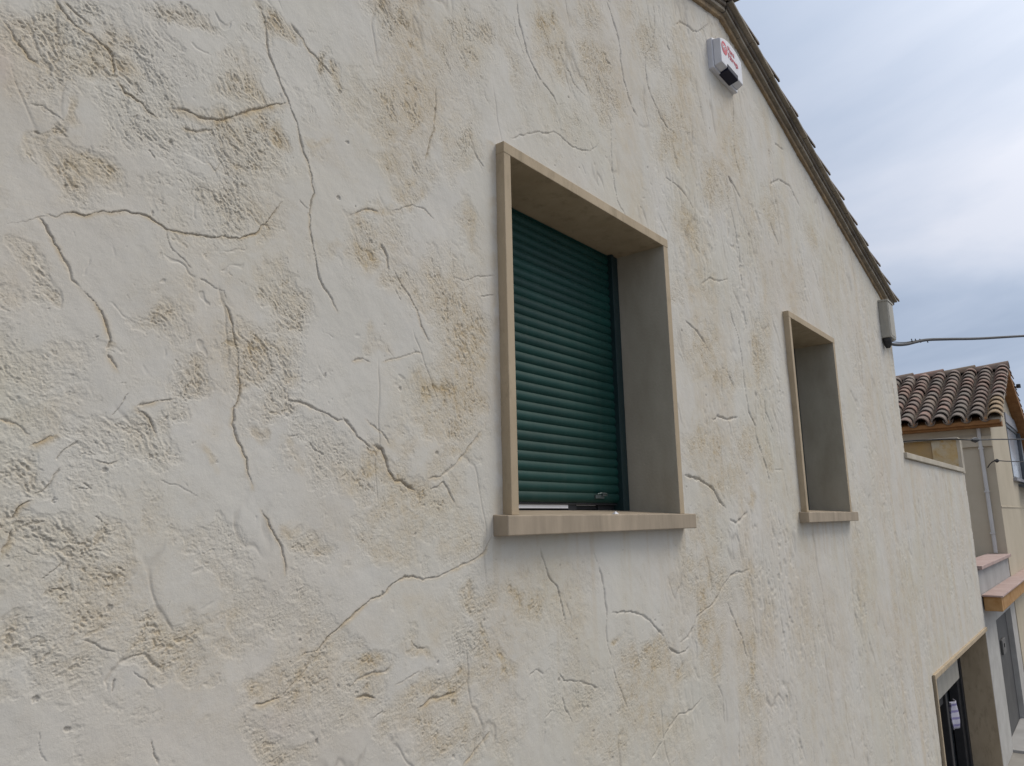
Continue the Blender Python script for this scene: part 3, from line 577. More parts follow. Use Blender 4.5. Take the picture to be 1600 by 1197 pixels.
(3.914,1.306,2.912,-0.467,2.499,-10.46,0.6,0.3),
(3.657,1.226,4.277,-0.61,2.591,-11.015,0.6,0.3),
(4.49,1.359,7.983,-1.604,1.331,-5.932,0.6,0.1),
(5.968,1.85,7.815,-2.315,1.154,-4.688,0.6,0.1),
(6.812,1.998,3.734,0.477,0.783,-2.823,0.4,0.1),
(5.254,1.626,5.415,-1.358,0.83,-3.476,0.4,0.1),
(4.268,-0.214,8.693,-1.812,-0.438,-9.334,0.6,0.2),
(7.455,1.46,3.638,-1.492,0.649,-4.052,0.5,0.15),
(7.606,0.988,4.185,-1.822,0.571,-5.448,0.5,0.1),
(4.273,-1.075,5.803,-1.303,-1.007,-5.031,0.5,0.5),
(5.563,-0.23,5.713,-1.79,-0.184,-4.539,0.3,0.4),
(7.72,-1.111,2.755,-1.446,-0.257,-2.008,0.3,0.3),
(9.186,-0.644,2.404,-1.507,-0.111,-1.677,0.3,0.35),
]


# ------------------------------------------------------------------ noise
_rng = np.random.RandomState(11)
_perm = _rng.permutation(256).astype(np.int32); _perm = np.concatenate([_perm, _perm])
_ang = _rng.rand(256).astype(np.float32) * 2 * np.pi; _gx = np.cos(_ang); _gz = np.sin(_ang)
def pn(x, z, seed=0):
    x = x.astype(np.float32) + seed * 17.37; z = z.astype(np.float32) + seed * 9.11
    xi = np.floor(x); zi = np.floor(z); xf = x - xi; zf = z - zi
    xi = xi.astype(np.int32) & 255; zi = zi.astype(np.int32) & 255
    u = xf * xf * xf * (xf * (xf * 6 - 15) + 10); v = zf * zf * zf * (zf * (zf * 6 - 15) + 10)
    a = _perm[xi]; b = _perm[(xi + 1) & 255]; z1 = (zi + 1) & 255
    def g(h, dx, dz): return _gx[h] * dx + _gz[h] * dz
    n00 = g(_perm[(a + zi) & 255], xf, zf); n10 = g(_perm[(b + zi) & 255], xf - 1, zf)
    n01 = g(_perm[(a + z1) & 255], xf, zf - 1); n11 = g(_perm[(b + z1) & 255], xf - 1, zf - 1)
    return (n00 * (1 - u) + n10 * u) * (1 - v) + (n01 * (1 - u) + n11 * u) * v * 1.0
def fbm(x, z, sc, octv=4, seed=0, gain=0.5):
    s = 0; a = 1.0
    for i in range(octv):
        s = s + a * pn(x * sc, z * sc, seed + i * 3); sc *= 2.03; a *= gain
    return s
def sstep(a, b, v):
    t = np.clip((v - a) / (b - a), 0, 1); return t * t * (3 - 2 * t)
def relief(x, z):
    """height towards the street (m) and masks stain, dirt, tint, rough for wall points"""
    n = len(x)
    wx = fbm(x, z, 6.0, 4, 1) * 0.055; wz = fbm(x, z, 6.0, 4, 5) * 0.055
    big = fbm(x, z, 1.1, 3, 2)
    pr = np.zeros(n, np.float32); ps = np.zeros(n, np.float32)
    X = x + wx * 1.5; Z = z + wz * 1.5
    for (cx, cz, a, b, c, d, ro, st) in PATCHES:
        ex = 2.1 * (abs(d) + abs(b)) / abs(a * d - b * c); ez = 2.1 * (abs(a) + abs(c)) / abs(a * d - b * c)
        k = np.nonzero((np.abs(X - cx) < ex) & (np.abs(Z - cz) < ez))[0]
        if not len(k): continue
        dx = X[k] - cx; dz = Z[k] - cz
        q = np.sqrt((a * dx + b * dz) ** 2 + (c * dx + d * dz) ** 2)
        fo = 1 - sstep(0.15, 1.85, q)
        pr[k] = np.maximum(pr[k], fo * ro); ps[k] = np.maximum(ps[k], (1 - sstep(0.30, 1.5, q)) * st)
    auto = sstep(-0.30, 0.55, fbm(x * 1.0, z * 0.6, 2.4, 5, 21)) * 0.60
    auto = auto * (1 + 0.7 * (1 - sstep(0.1, 0.5, x)))
    R = np.clip(pr * 0.92 + auto * 0.62 + 0.42 * fbm(x, z, 13, 5, 31, 0.6), 0, 1)
    calm = np.ones(n, np.float32)
    for (a, b, c, d) in WINS:            # plaster is trowelled smooth beside the frames
        ddx = np.maximum(np.maximum(a - x, x - b), 0); ddz = np.maximum(np.maximum(c - .07 - z, z - d), 0)
        calm = np.minimum(calm, 0.25 + 0.75 * sstep(.015, .10, np.sqrt(ddx * ddx + ddz * ddz) + .02 * fbm(x, z, 9, 2, 37)))
    R = R * calm
    def rot(deg, sx, sz):
        t = math.radians(deg); c, s = math.cos(t), math.sin(t)
        return (x * c + z * s) * sx, (-x * s + z * c) * sz
    wr = sstep(0.9, 2.6, x); up = sstep(-0.45, 0.45, z + fbm(x, z, 1.7, 2, 40) * .5)
    def pits(sc, seed, el=1.0):
        u1, v1 = rot(-40, 0.50 * el, 1.0); u2, v2 = rot(-64, 0.42 * el, 1.0); u3, v3 = rot(22, 0.55 * el, 1.0)
        a = pn(u1 * sc + wx * 45, v1 * sc + wz * 45, seed); b = pn(u2 * sc + wx * 45, v2 * sc + wz * 45, seed + 2); c = pn(u3 * sc + wx * 30, v3 * sc, seed + 4)
        s = a * (1 - wr) + b * wr
        return s * up + (c * 0.75 + s * 0.25) * (1 - up)
    pa_, pb_, pc_ = pits(62, 51), pits(120, 61, 1.1), pits(215, 71, 1.4); pl_ = pits(30, 57)
    fine = pn(x * 260, z * 260, 81)
    def bil(v): return np.abs(v) * 2.2
    crum = 0.45 * bil(pl_) + 0.75 * bil(pa_ + .15 * pb_) + 0.70 * bil(pb_) + 0.55 * bil(pc_) + 0.35 * fine
    s1 = pl_ * 0.45 + pa_ * 0.70 + pb_ * 0.6 + pc_ * 0.35
    s2 = pb_ * 0.7 + pc_ * 0.8 - 0.35 * pa_ + .25 * fine
    th = 0.72 - 0.66 * R
    chip = sstep(th, th + 0.13, s1); chip2 = sstep(th + .02, th + 0.20, s2)
    h = 0.0040 * big + 0.0026 * fbm(x, z, 5.0, 2, 90)
    skin = sstep(0.36, 0.50, R + 0.22 * fbm(x, z, 34, 3, 33))
    Rs = sstep(0.12, 0.85, R)
    h = h - skin * 0.0009 - R * 0.0010 + (Rs + .06) * 0.00135 * (crum - 0.9) - chip * (0.0009 + 0.0012 * R) - chip2 * (0.0004 + 0.0006 * R)
    # shallow trowel ripples over everything
    u5, v5 = rot(-48, 0.22, 1.0)
    h = h + 0.0007 * pn(u5 * 26 + wx * 12, v5 * 26 + wz * 12, 91) * calm + 0.00012 * fine + 0.0004 * fbm(x, z, 40, 2, 93)
    lone = sstep(0.33, 0.45, pits(34, 101)) * sstep(-0.1, 0.25, fbm(x, z, 2.6, 2, 111)) * (1 - R) * calm
    h = h - lone * 0.0022
    holes = sstep(0.52, 0.60, pn(x * 31, z * 31, 121) + 0.10 * fine) * calm
    h = h - holes * 0.0032
    mot = fbm(x, z, 2.1, 4, 141)
    hn = fbm(x * 1.0 + z * .25, z * 0.42, 1.9, 5, 401, 0.42); hm = sstep(0.02, 0.22, fbm(x, z, 2.7, 2, 411)) * calm
    hair = np.exp(-(hn / (0.006 + 0.0032 * np.clip(x, 0, 8))) ** 2) * hm      # long hairline cracks
    h = h - 0.0017 * hair * (1 + .35 * np.clip(x - 1, 0, 4))
    wash = sstep(-0.45, 0.35, fbm(x, z, 11, 4, 151))
    low = sstep(0.2, 1.3, 1.2 - crum)          # dust gathers in the hollows
    stain = np.clip(ps * 1.15 * (0.40 + 0.30 * chip + 0.45 * low * R) * (0.40 + 0.60 * wash), 0, 1)
    bst = sstep(-0.35, 0.6, fbm(x, z * 0.6, 2.3, 4, 161)) * (0.52 * R + 0.16)
    stain = np.maximum(stain, bst * (0.55 + 0.45 * np.maximum(chip, low)))
    vy = sstep(-0.25, 0.5, fbm(x * 1.5, z * 0.33, 1.9, 4, 163)) * sstep(1.6, 3.2, x) * (0.16 + .30 * wash * (0.4 + 0.6 * R))
    stain = np.maximum(stain, vy)
    for (a, b, c, d) in WINS:            # rain runs off the sill
        dz = c - .07 - z; run = (x > a - .06) * (x < b + .08) * (dz > 0) * np.exp(-np.clip(dz, 0, 5) / .55) * sstep(-.05, .45, fbm(x * 1.0, z * .06, 13, 3, 167))
        stain = np.maximum(stain, .36 * run)
    far = sstep(5.5, 9.0, x)
    wf = sstep(2.6, 4.6, x) * calm                      # long vertical trowel drags towards the far end
    dr = pn(x * 17 + wx * 20, z * 5.5 + wz * 20, 301); dr2 = pn(x * 36 + wx * 30, z * 11 + wz * 30, 305)
    zone = sstep(-0.30, 0.35, fbm(x, z * .5, 1.9, 3, 309))
    h = h - wf * zone * (0.0042 * sstep(0.10, 0.34, dr) + 0.0030 * sstep(0.10, 0.36, dr2)) + wf * 0.0016 * dr
    dragst = wf * zone * sstep(0.10, 0.34, dr) * 0.22
    streak = sstep(-0.10, 0.55, fbm(x * 2.4, z * 0.22, 2.0, 4, 165)) * (0.25 + 0.2 * wash)
    stain = np.maximum(np.maximum(stain, streak * far), dragst * wash)
    for (a, b, c, d) in WINS:            # old drip stain line beside the frame
        stain = np.maximum(stain, 0.34 * np.exp(-((x - a + .02) / .035) ** 2) * (z > c - .1) * (z < d) * wash)
    dirt = chip * (0.01 + 0.03 * R + 0.06 * np.clip(ps, 0, 1)) + chip * chip2 * 0.03 + lone * 0.05 + holes * 0.25 + hair * 0.20
    cxw = x + 0.0055 * fbm(x, z, 26, 4, 171) + 0.0016 * pn(x * 190, z * 190, 173); czw = z + 0.0055 * fbm(x, z, 26, 4, 181) + 0.0016 * pn(x * 190, z * 190, 183)
    wmod = np.clip(0.95 + 1.5 * fbm(x, z, 19, 3, 191), 0.25, 2.0); fade = 0.72 + 0.28 * sstep(-0.42, 0.08, fbm(x, z, 7.5, 3, 196))
    for (wmm, dep, st, pts) in CRACKS:
        wid = wmm * 0.001 * (CRACK_W + 0.12 * min(max(pts[0][0] - 1.6, 0), 1.5) / 1.5)
        P_ = np.array(pts, np.float32); mg = wid * 9 + 0.03
        k = np.nonzero((cxw > P_[:, 0].min() - mg) & (cxw < P_[:, 0].max() + mg) & (czw > P_[:, 1].min() - mg) & (czw < P_[:, 1].max() + mg))[0]
        if not len(k): continue
        qx = cxw[k]; qz = czw[k]; best = np.full(len(k), 1e9, np.float32); side = np.zeros(len(k), np.float32); tpos = np.zeros(len(k), np.float32)
        L = np.sqrt(((P_[1:] - P_[:-1]) ** 2).sum(1)); tot = L.sum(); acc = 0
        for i in range(len(P_) - 1):
            ax, az = P_[i]; bx, bz = P_[i + 1]; ex, ez = bx - ax, bz - az; ll = max(ex * ex + ez * ez, 1e-9)
            t = np.clip(((qx - ax) * ex + (qz - az) * ez) / ll, 0, 1)
            dx = qx - (ax + t * ex); dz = qz - (az + t * ez); d = dx * dx + dz * dz
            m_ = d < best; best = np.where(m_, d, best); tpos = np.where(m_, (acc + t * L[i]) / tot, tpos)
            side = np.where(m_, np.sign(ex * dz - ez * dx) * (1 if (ex > 0 or (abs(ex) < 1e-6 and ez < 0)) else -1), side)
            acc += L[i]
        d = np.sqrt(best); taper = np.clip(np.minimum(tpos, 1 - tpos) * 7 + 0.38, 0, 1) * fade[k]
        w_ = wid * wmod[k] * (0.5 + 0.5 * taper)
        g = np.exp(-(d / w_) ** 2)
        h[k] -= g * (0.0022 + wid * 1.3) * dep * taper
        lip = np.exp(-(d / (wid * 3.0 + .003)) ** 2)
        h[k] += np.where(side > 0, lip, -lip * 1.2) * 0.0004 * dep * taper
        dirt[k] = np.maximum(dirt[k], np.exp(-(d / (w_ * 0.75)) ** 2) * (0.26 + 0.34 * st) * min(dep, 1) * (.15 + .85 * taper))
        stain[k] = np.maximum(stain[k], np.where(side > 0, .35, 1.0) * np.exp(-(d / (wid * (3.2 + 2.5 * max(0, st - .6) / .4) + 0.002)) ** 2) * st * 0.9 * (.4 + .6 * taper) * (.4 + .6 * wash[k]))
    tint = 0.5 + 0.30 * fbm(x, z, 0.9, 3, 201) + 0.16 * mot + 0.02
    tint += -0.45 * np.exp(-(((x - .46) / .07) ** 2 + ((z - .98) / .12) ** 2)) + 0.25 * np.exp(-(((x - .52) / .10) ** 2 + ((z - .30) / .13) ** 2)) - 0.12 * np.exp(-(((x - .5) / .07) ** 2 + ((z - .5) / .1) ** 2))
    return h, np.clip(stain, 0, 1), np.clip(dirt, 0, 1), np.clip(tint, 0, 1), np.clip(R, 0, 1)

CRACK_W = 0.50
XE, XW, GZ = 9.08, 13.27, -3.65         # end of the gabled wall, end of the lower wing, ground
APX, APZ, SL = 4.60, 3.437, 0.2565     # gable apex and slope
def roofz(x): return APZ - SL * np.abs(x - APX)
WINS = [(2.10, 3.475, 0.032, 1.457), (5.388, 6.545, 0.036, 1.480)]
DOOR = (9.17, 13.268, GZ, -1.645)

def grid_faces(ncol, nrow, off=0):
    i = np.arange(ncol - 1)[:, None] * nrow; j = np.arange(nrow - 1)[None, :]
    a = (i + j).ravel() + off
    return np.stack([a, a + nrow, a + nrow + 1, a + 1], 1)
def wall_mesh():
    D, cy, sy = 1.7, math.cos(YAW), math.sin(YAW)
    q = 0.75
    def cols(x0, x1):
        xs = [x0]
        while xs[-1] < x1:
            x = xs[-1]; c = x * cy + D * sy
            st = max(0.0016, 0.52 * c * c / (750 * D)) if x > 0.28 else 0.012
            xs.append(x + st)
        xs[-1] = x1; return np.array(xs)
    s_d = np.arange(-0.36, 0.845, q / 750.0)
    VX, VZ, F = [], [], []; off = 0
    # gabled wall (fan-shaped grid: finer near the low-numbered end), then lower wing
    for (x0, x1, wing) in ((-0.6, XE, 0), (XE, XW, 1)):
        xs = cols(x0, x1); c = xs * cy + D * sy
        top = roofz(xs) if not wing else np.full_like(xs, 0.60)
        bot = np.full_like(xs, GZ) if not wing else np.full_like(xs, -1.645)
        zd = c[:, None] * s_d[None, :]
        zlo = np.clip(zd, bot[:, None], top[:, None])
        k = np.linspace(0, 1, 24)
        below = bot[:, None] + (zlo[:, :1] - bot[:, None]) * k[None, :-1]
        above = zlo[:, -1:] + (top[:, None] - zlo[:, -1:]) * k[None, 1:]
        Zg = np.concatenate([below, zlo, above], 1); Xg = np.repeat(xs[:, None], Zg.shape[1], 1)
        fc = grid_faces(Xg.shape[0], Xg.shape[1], off)
        VX.append(Xg.ravel()); VZ.append(Zg.ravel()); F.append(fc); off += Xg.size
    xs = np.linspace(-7, -0.6, 110); tp = roofz(xs); k = np.linspace(0, 1, 90)
    Zg = GZ + (tp[:, None] - GZ) * k[None, :]; Xg = np.repeat(xs[:, None], 90, 1)
    F.append(grid_faces(110, 90, off)); VX.append(Xg.ravel()); VZ.append(Zg.ravel())
    X = np.concatenate(VX); Z = np.concatenate(VZ); F = np.concatenate(F)
    # drop collapsed faces and the openings
    ar = np.abs((X[F[:, 2]] - X[F[:, 0]]) * (Z[F[:, 3]] - Z[F[:, 1]]) - (X[F[:, 3]] - X[F[:, 1]]) * (Z[F[:, 2]] - Z[F[:, 0]]))
    fx = X[F].mean(1); fz = Z[F].mean(1); keep = ar > 1e-9
    for (a, b, c, d) in WINS: keep &= ~((fx > a + .028) & (fx < b - .028) & (fz > c - .035) & (fz < d - .028))
    F = F[keep]
    used = np.zeros(len(X), bool); used[F.ravel()] = True
    idx = np.cumsum(used) - 1; X = X[used]; Z = Z[used]; F = idx[F]
    h, st, di, ti, ro = relief(X, Z)
    co = np.stack([X, -h, Z], 1).astype(np.float32)
    me = bpy.data.meshes.new('wall')
    nv, nf = len(co), len(F)
    me.vertices.add(nv); me.vertices.foreach_set('co', co.ravel())
    me.loops.add(nf * 4); me.loops.foreach_set('vertex_index', F.ravel().astype(np.int32))
    me.polygons.add(nf); me.polygons.foreach_set('loop_start', np.arange(0, nf * 4, 4, dtype=np.int32))
    me.polygons.foreach_set('use_smooth', np.ones(nf, bool))
    me.update(calc_edges=True)
    at = me.attributes.new('mask', 'FLOAT_COLOR', 'POINT')
    at.data.foreach_set('color', np.stack([st, di, ti, ro], 1).astype(np.float32).ravel())
    me.materials.append(M_stucco)
    print('wall verts', nv)
    return me

# ------------------------------------------------------------------ ground
g = MB().add([(-60, -60, GZ - .14), (90, -60, GZ - .14), (90, 60, GZ - .14), (-60, 60, GZ - .14)], [(0, 1, 2, 3)]).build('street', M_asphalt); tag(g, kind='structure')
g = MB().box((-40, -1.1, GZ - .3), (60, .6, GZ)).build('pavement', M_pave, bevel=.01); tag(g, kind='structure')

# ------------------------------------------------------------------ the stuccoed house
house = empty('stucco_house', (4.6, 0, GZ), 'cream stuccoed gable house with cracked plaster wall and tiled verge filling most of the view', 'house')
wo_ = bpy.data.objects.new('wall', wall_mesh()); COL.objects.link(wo_); wo_.parent = house; wo_.location = -house.location
# end walls, back and core behind the facade
b = MB()
b.box((XE - .25, .006, 0.55), (XE - .004, 8, 2.27))
b.box((-7, .012, GZ), (-6.75, 8, .45))
b.box((-6.7, 7.8, GZ), (XE - .3, 8, 2.2))
part('side_wall', b, M_stucco, house)
b = MB(); b.box((XE - .2, .25, .50), (XW - .01, 4.2, .56)); part('terrace_deck', b, M_pave, house)
b = MB(); b.box((9.02, -.032, .605), (XW - .24, .24, .668))
part('parapet_coping', b, M_coping, house, bevel=.006)
# roof slabs
rf = MB()
for sgn in (1, -1):
    e = 4.55 if sgn > 0 else 11.8
    p = [(APX, 8.2), (APX + sgn * e, 8.2), (APX + sgn * e, .01), (APX, .01)]
    lo = [(x, y, APZ - SL * abs(x - APX) + .012) for x, y in p]
    hi = [(x, y, z + .09) for x, y, z in lo]
    rf.add(lo + hi, [(0, 1, 2, 3), (7, 6, 5, 4), (0, 4, 5, 1), (1, 5, 6, 2), (2, 6, 7, 3), (3, 7, 4, 0)])
roof = part('roof', rf, M_tilegrey, house)
# verge courses, laid brick by brick along the rake
def rake(sgn, t, n, y):        # t along slope from apex, n perpendicular above the wall line
    L = math.sqrt(1 + SL * SL); dx, dz = 1 / L, -SL / L
    return Vector((APX + sgn * (t * dx + n * SL / L), y, APZ + t * dz + n / L))
def course(n0, n1, y0, length, gap, jit, T, sgn, t0=0.0):
    m = MB(); t = t0
    while t < T:
        l = min(length * random.uniform(.94, 1.06), T - t)
        if l < .02: break
        jy = random.uniform(-jit, jit); jn = random.uniform(-jit, jit) * .4; tilt = random.uniform(-jit, jit) * .5
        a, b_ = t, t + l - gap
        P0 = [rake(sgn, a, n0 + jn, .02), rake(sgn, b_, n0 + jn + tilt, .02), rake(sgn, b_, n0 + jn + tilt, y0 + jy), rake(sgn, a, n0 + jn, y0 + jy)]
        P1 = [rake(sgn, a, n1 + jn, .02), rake(sgn, b_, n1 + jn + tilt, .02), rake(sgn, b_, n1 + jn + tilt, y0 + jy), rake(sgn, a, n1 + jn, y0 + jy)]
        m.add(P0 + P1, [(0, 1, 2, 3), (7, 6, 5, 4), (0, 4, 5, 1), (1, 5, 6, 2), (2, 6, 7, 3), (3, 7, 4, 0)])
        t += l
    return m
for sgn, T in ((1, 4.66), (-1, 11.5)):
    part('verge_mortar', course(-.02, .022, -.022, .9, 0, .004, T, sgn), M_mortar, roof, bevel=.006)
    part('verge_brick_course', course(.020, .048, -.050, .27, .004, .003, T, sgn), M_tilegrey, roof, bevel=.004)
    part('verge_brick_course', course(.050, .082, -.066, .40, .003, .003, T, sgn), M_tiledark, roof, bevel=.008)
    part('verge_brick_course', course(.084, .108, -.098, .40, .004, .003, T, sgn), M_tilegrey, roof, bevel=.005)
# barrel cover tiles stepping down the rake
def barrel(m, A, B, rA, rB, up, thick=.014, seg=10, col=None, arc=math.pi):
    A = Vector(A); B = Vector(B); d = (B - A).normalized(); sd = d.cross(Vector(up)).normalized(); u = sd.cross(d)
    vs = []
    for P_, r in ((A, rA), (B, rB)):
        for rr in (r, r - thick):
            for k in range(seg + 1):
                a = (math.pi - arc) / 2 + arc * k / seg
                vs.append(P_ + sd * math.cos(a) * rr + u * math.sin(a) * rr)
    n = seg + 1; fs = []
    for k in range(seg):
        fs += [(k, k + 1, 2 * n + k + 1, 2 * n + k), (n + k + 1, n + k, 3 * n + k, 3 * n + k + 1), (2 * n + k, 2 * n + k + 1, 3 * n + k + 1, 3 * n + k), (k + 1, k, n + k, n + k + 1)]
    fs += [(0, n, 3 * n, 2 * n), (n - 1, 3 * n - 1, 4 * n - 1, 2 * n - 1)][0:1] + [(n - 1, 2 * n - 1, 4 * n - 1, 3 * n - 1)]
    m.add(vs, fs, col)
vt = MB(); n_up = Vector((SL, 0, 1)).normalized()
for sgn, T in ((1, 4.80), (-1, 11.5)):
    t = .06
    while t < T - .2:
        l = .425
        for row in range(3):
            yy = -.022 + row * .22; j = random.uniform(-.012, .012)
            a = rake(sgn, t - .04 + j, .088, yy); b_ = rake(sgn, t + l + j, .124 + random.uniform(-.004, .008), yy + random.uniform(-.006, .006))
            barrel(vt, a, b_, .068, .086, (sgn * SL, 0, 1), col=random.choice([(.14, .10, .08), (.17, .12, .09), (.11, .085, .07), (.18, .14, .10)]))
        t += l
for i in range(16):
    y = -.13 + i * .40
    barrel(vt, (APX, y + .42, APZ + .115), (APX, y, APZ + .135), .085, .105, (0, 0, 1), col=(.2, .17, .14))
part('verge_tiles', vt, M_tile, roof, smooth=True)

def window(x0, x1, z0, z1, label, slat=.0435, bottom=.096, first=False, yb=.262):
    t = .042; fx = (x0 + x1) / 2
    s = MB()
    xi, xo = x0 + t, x1 - t - .006
    s.prism([(x0, -.040, z0 - .001), (xi, -.040, z0 - .001), (xi, -.040, z1 - .0445), (xo, -.040, z1 - .0445), (xo, -.040, z0 - .001), (x1, -.040, z0 - .001), (x1, -.040, z1 - .002), (x0, -.040, z1 - .002)][::-1], (0, .355, 0))
    sur = part('window_surround', s, M_stone, house, bevel=.0025)
    sur.data.materials.append(M_lining)
    for p in sur.data.polygons:
        c_ = p.center
        if x0 + .01 < c_.x < x1 - .01 and abs(p.normal.y) < .5 and c_.z < z1 - .02: p.material_index = 1
    s = MB(); s.box((x0 - .0012, -.0415, z1 - .0462), (x1 + .0012, .3165, z1)); part('lintel', s, M_stone, sur, bevel=.0025)
    s = MB(); s.prism([(x0 - .055, -.067, z0 - .072), (x0 - .055, -.067, z0 - .0015), (x0 - .055, -.035, z0 - .001), (x0 - .055, .32, z0 + .028), (x0 - .055, .32, z0 - .072)], (x1 - x0 + .125, 0, 0)); part('sill', s, M_sill, sur, bevel=.004)
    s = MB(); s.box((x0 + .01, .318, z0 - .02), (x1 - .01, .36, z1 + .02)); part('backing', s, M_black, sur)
    # roller shutter
    m = MB(); z = bottom; xa, xb = x0 + t + .004, x1 - t - .05
    while z < z1 - .05:
        zt = min(z + slat, z1 - .047); pr = []
        K_ = 9
        for k in range(K_ + 1):
            u = k / K_; yy = yb - .0105 * math.sin(math.pi * (0.06 + 0.90 * u)) ** 0.75
            pr.append((yy, z + (zt - z - .0022) * u))
        vs = [(xa, y, zz_) for y, zz_ in pr] + [(xb, y, zz_) for y, zz_ in pr]; n = len(pr)
        fs = [(k, k + n, k + n + 1, k + 1) for k in range(n - 1)] + [(0, 2 * n - 1 - (n - 1), n)][0:0]
        o = len(vs); vs += [(xa, yb + .001, z - .003), (xb, yb + .001, z - .003), (xa, yb + .001, zt + .001), (xb, yb + .001, zt + .001)]
        fs += [(o, o + 1, n, 0), (n - 1, 2 * n - 1, o + 3, o + 2)]
        kk = random.uniform(.86, 1.12); m.add(vs, fs, (kk, kk, kk)); z += slat
    m.box((xa, yb + .003, bottom - .004), (xb, yb + .012, z1 - .046))
    sh = part('roller_shutter', m, M_shutter, sur, smooth=True, angle=50)
    for a, b_ in ((x1 - t - .006 - .078, x1 - t - .0075), (x0 + t + .0015, x0 + t + .026)):
        yr = yb - .026; m = MB(); m.prism([(a, .317, z0 + .001), (b_, .317, z0 + .001), (b_, yr + .002, z0 + .001), (a + .024, yr + .002, z0 + .001), (a + .024, yr - .008, z0 + .001), (a, yr - .008, z0 + .001)], (0, 0, z1 - z0 - .049))
        part('guide_rail', m, M_rail, sur, bevel=.002)
    if first:
        m = MB(); m.box((xa, .268, bottom - .014), (xb, .275, bottom - .0045)); 
        m.box((xa, .285, z0), (xb, .316, z0 + .028)); m.box((2.925, .279, z0 + .001), (2.995, .3165, bottom + .02)); m.box((2.14, .286, z0 + .02), (2.52, .3165, bottom + .02)); m.box((3.20, .288, z0 + .02), (3.38, .3165, bottom + .02))
        m.box((2.99, .296, z0 + .03), (3.22, .317, bottom - .018))
        part('sash_frame', m, M_dark, sur, bevel=.002)
        m = MB(); m.box((2.45, .276, z0 + .034), (2.92, .284, bottom + .004)); m.box((2.99, .300, bottom - .017), (3.2, .312, bottom + .02)); part('sash_panel', m, M_lightstrip, sur)
        m = MB(); m.box((3.115, .243, .112), (3.190, .256, .130)); m.box((3.165, .234, .124), (3.205, .244, .138)); m.tube([(3.12, .238, .133), (3.145, .231, .138), (3.19, .231, .136), (3.205, .238, .126)], .0034, 8)
        part('shutter_latch', m, M_metal, sur, bevel=.002)
    return sur
s1 = window(*WINS[0], '', first=True); s1.name = 'window'
s2 = window(*WINS[1], '', yb=.302); s2.name = 'window'
s1['label'] = 'large window with green roller shutter lowered almost to its stone sill'
s2['label'] = 'narrow farther window whose deep side reveal hides its shutter'

# lower opening in the wing
m = MB(); x0, x1, zb, zt = DOOR
op = MB(); op.prism([(x0 - .045, -.026, GZ), (x0, -.026, GZ), (x0, -.026, zt - .045), (x1, -.026, zt - .045), (x1, -.026, zt + .008), (x0 - .045, -.026, zt + .008)][::-1], (0, .05, 0))
ent = part('doorway', op, M_stone, house, bevel=.006)
ent['label'] = 'wide ground floor doorway in the lower wing with dark posts inside'
op = MB(); op.box((x1 - .012, .006, GZ), (x1 + .0, .62, zt + .06)); op.box((x0, .022, zt - .03), (x1 - .014, .62, zt + .03)); part('reveal', op, M_stone, ent)
op = MB(); op.box((x0 - .04, .025, GZ), (x0 - .001, .60, zt)); part('jamb', op, M_stone, ent)
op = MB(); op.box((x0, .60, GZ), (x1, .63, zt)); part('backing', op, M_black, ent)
op = MB()
for a, w_ in ((9.2, .10), (11.95, .12), (12.95, .16)): op.box((a, .40, GZ), (a + w_, .52, zt - .035))
op.box((13.12, .37, GZ), (13.25, .47, zt - .036)); op.box((9.31, .43, zt - .85), (11.94, .50, zt - .66))
part('door_frame', op, M_dark, ent, bevel=.008)
op = MB(); op.box((9.31, .30, zt - .62), (12.55, .39, zt - .05)); part('shutter_box', op, M_boxgrey, ent, bevel=.01)
op = MB(); op.box((9.31, .53, GZ), (13.1, .545, zt - .66)); part('glass_pane', op, M_glass, ent)

# terrace end wall that rises above the coping
b = MB(); b.box((13.08, -.012, .605), (XW - .002, .37, 1.115)); b.box((13.12, .372, .45), (XW - .003, 2.8, 1.115))
tw = b.build('terrace_wall', M_ochrewall, bevel=.008); tag(tw, 'ochre stained low wall rising at the far end of the terrace', 'wall')
b = MB(); b.box((13.105, .376, .5), (13.119, 2.7, 1.09)); part('stained_panel', b, M_ochredark, tw)
b = MB(); b.box((13.04, .0, 1.117), (XW + .01, 2.82, 1.140)); part('top_edge', b, M_coping, tw, bevel=.004)
b = MB(); b.box((13.074, -.0155, .60), (XW, .03, 1.114)); part('white_corner', b, M_coping, tw)

# ------------------------------------------------------------------ alarm siren
al = empty('alarm_siren', (4.55, 0, 2.93), 'white alarm siren box with red logo high under the roof verge', 'alarm')
def outline(x0, x1, z0, z1, rise, n=12, ins=0):
    p = [(x0 + ins, z0 + ins), (x1 - ins, z0 + ins)]
    for k in range(n + 1):
        u = 1 - k / n; x = x0 + ins + (x1 - x0 - 2 * ins) * u
        p.append((x, z1 - ins + rise * (1 - (2 * u - 1) ** 2)))
    return p
b = MB(); b.prism([(x, .012, z) for x, z in outline(4.350, 4.755, 2.915, 3.130, .048)], (0, -.045, 0)); part('back_plate', b, M_white, al, bevel=.006)
b = MB()
o1 = outline(4.352, 4.745, 2.920, 3.127, .045, ins=.006); o2 = outline(4.352, 4.738, 2.930, 3.124, .045, ins=.012)
n = len(o1); b.add([(x, -.034, z) for x, z in o1] + [(x, -.084, z) for x, z in o2], [tuple(range(n))[::-1], tuple(range(n, 2 * n))] + [(i, (i + 1) % n, n + (i + 1) % n, n + i) for i in range(n)])
part('cover', b, M_white, al, bevel=.004)
b = MB(); b.prism([(4.455, -.020, 2.912), (4.455, -.0885, 2.928), (4.455, -.0885, 2.965), (4.455, -.02, 2.98)], (.175, 0, 0)); part('strobe_lens', b, M_lens, al, bevel=.004)
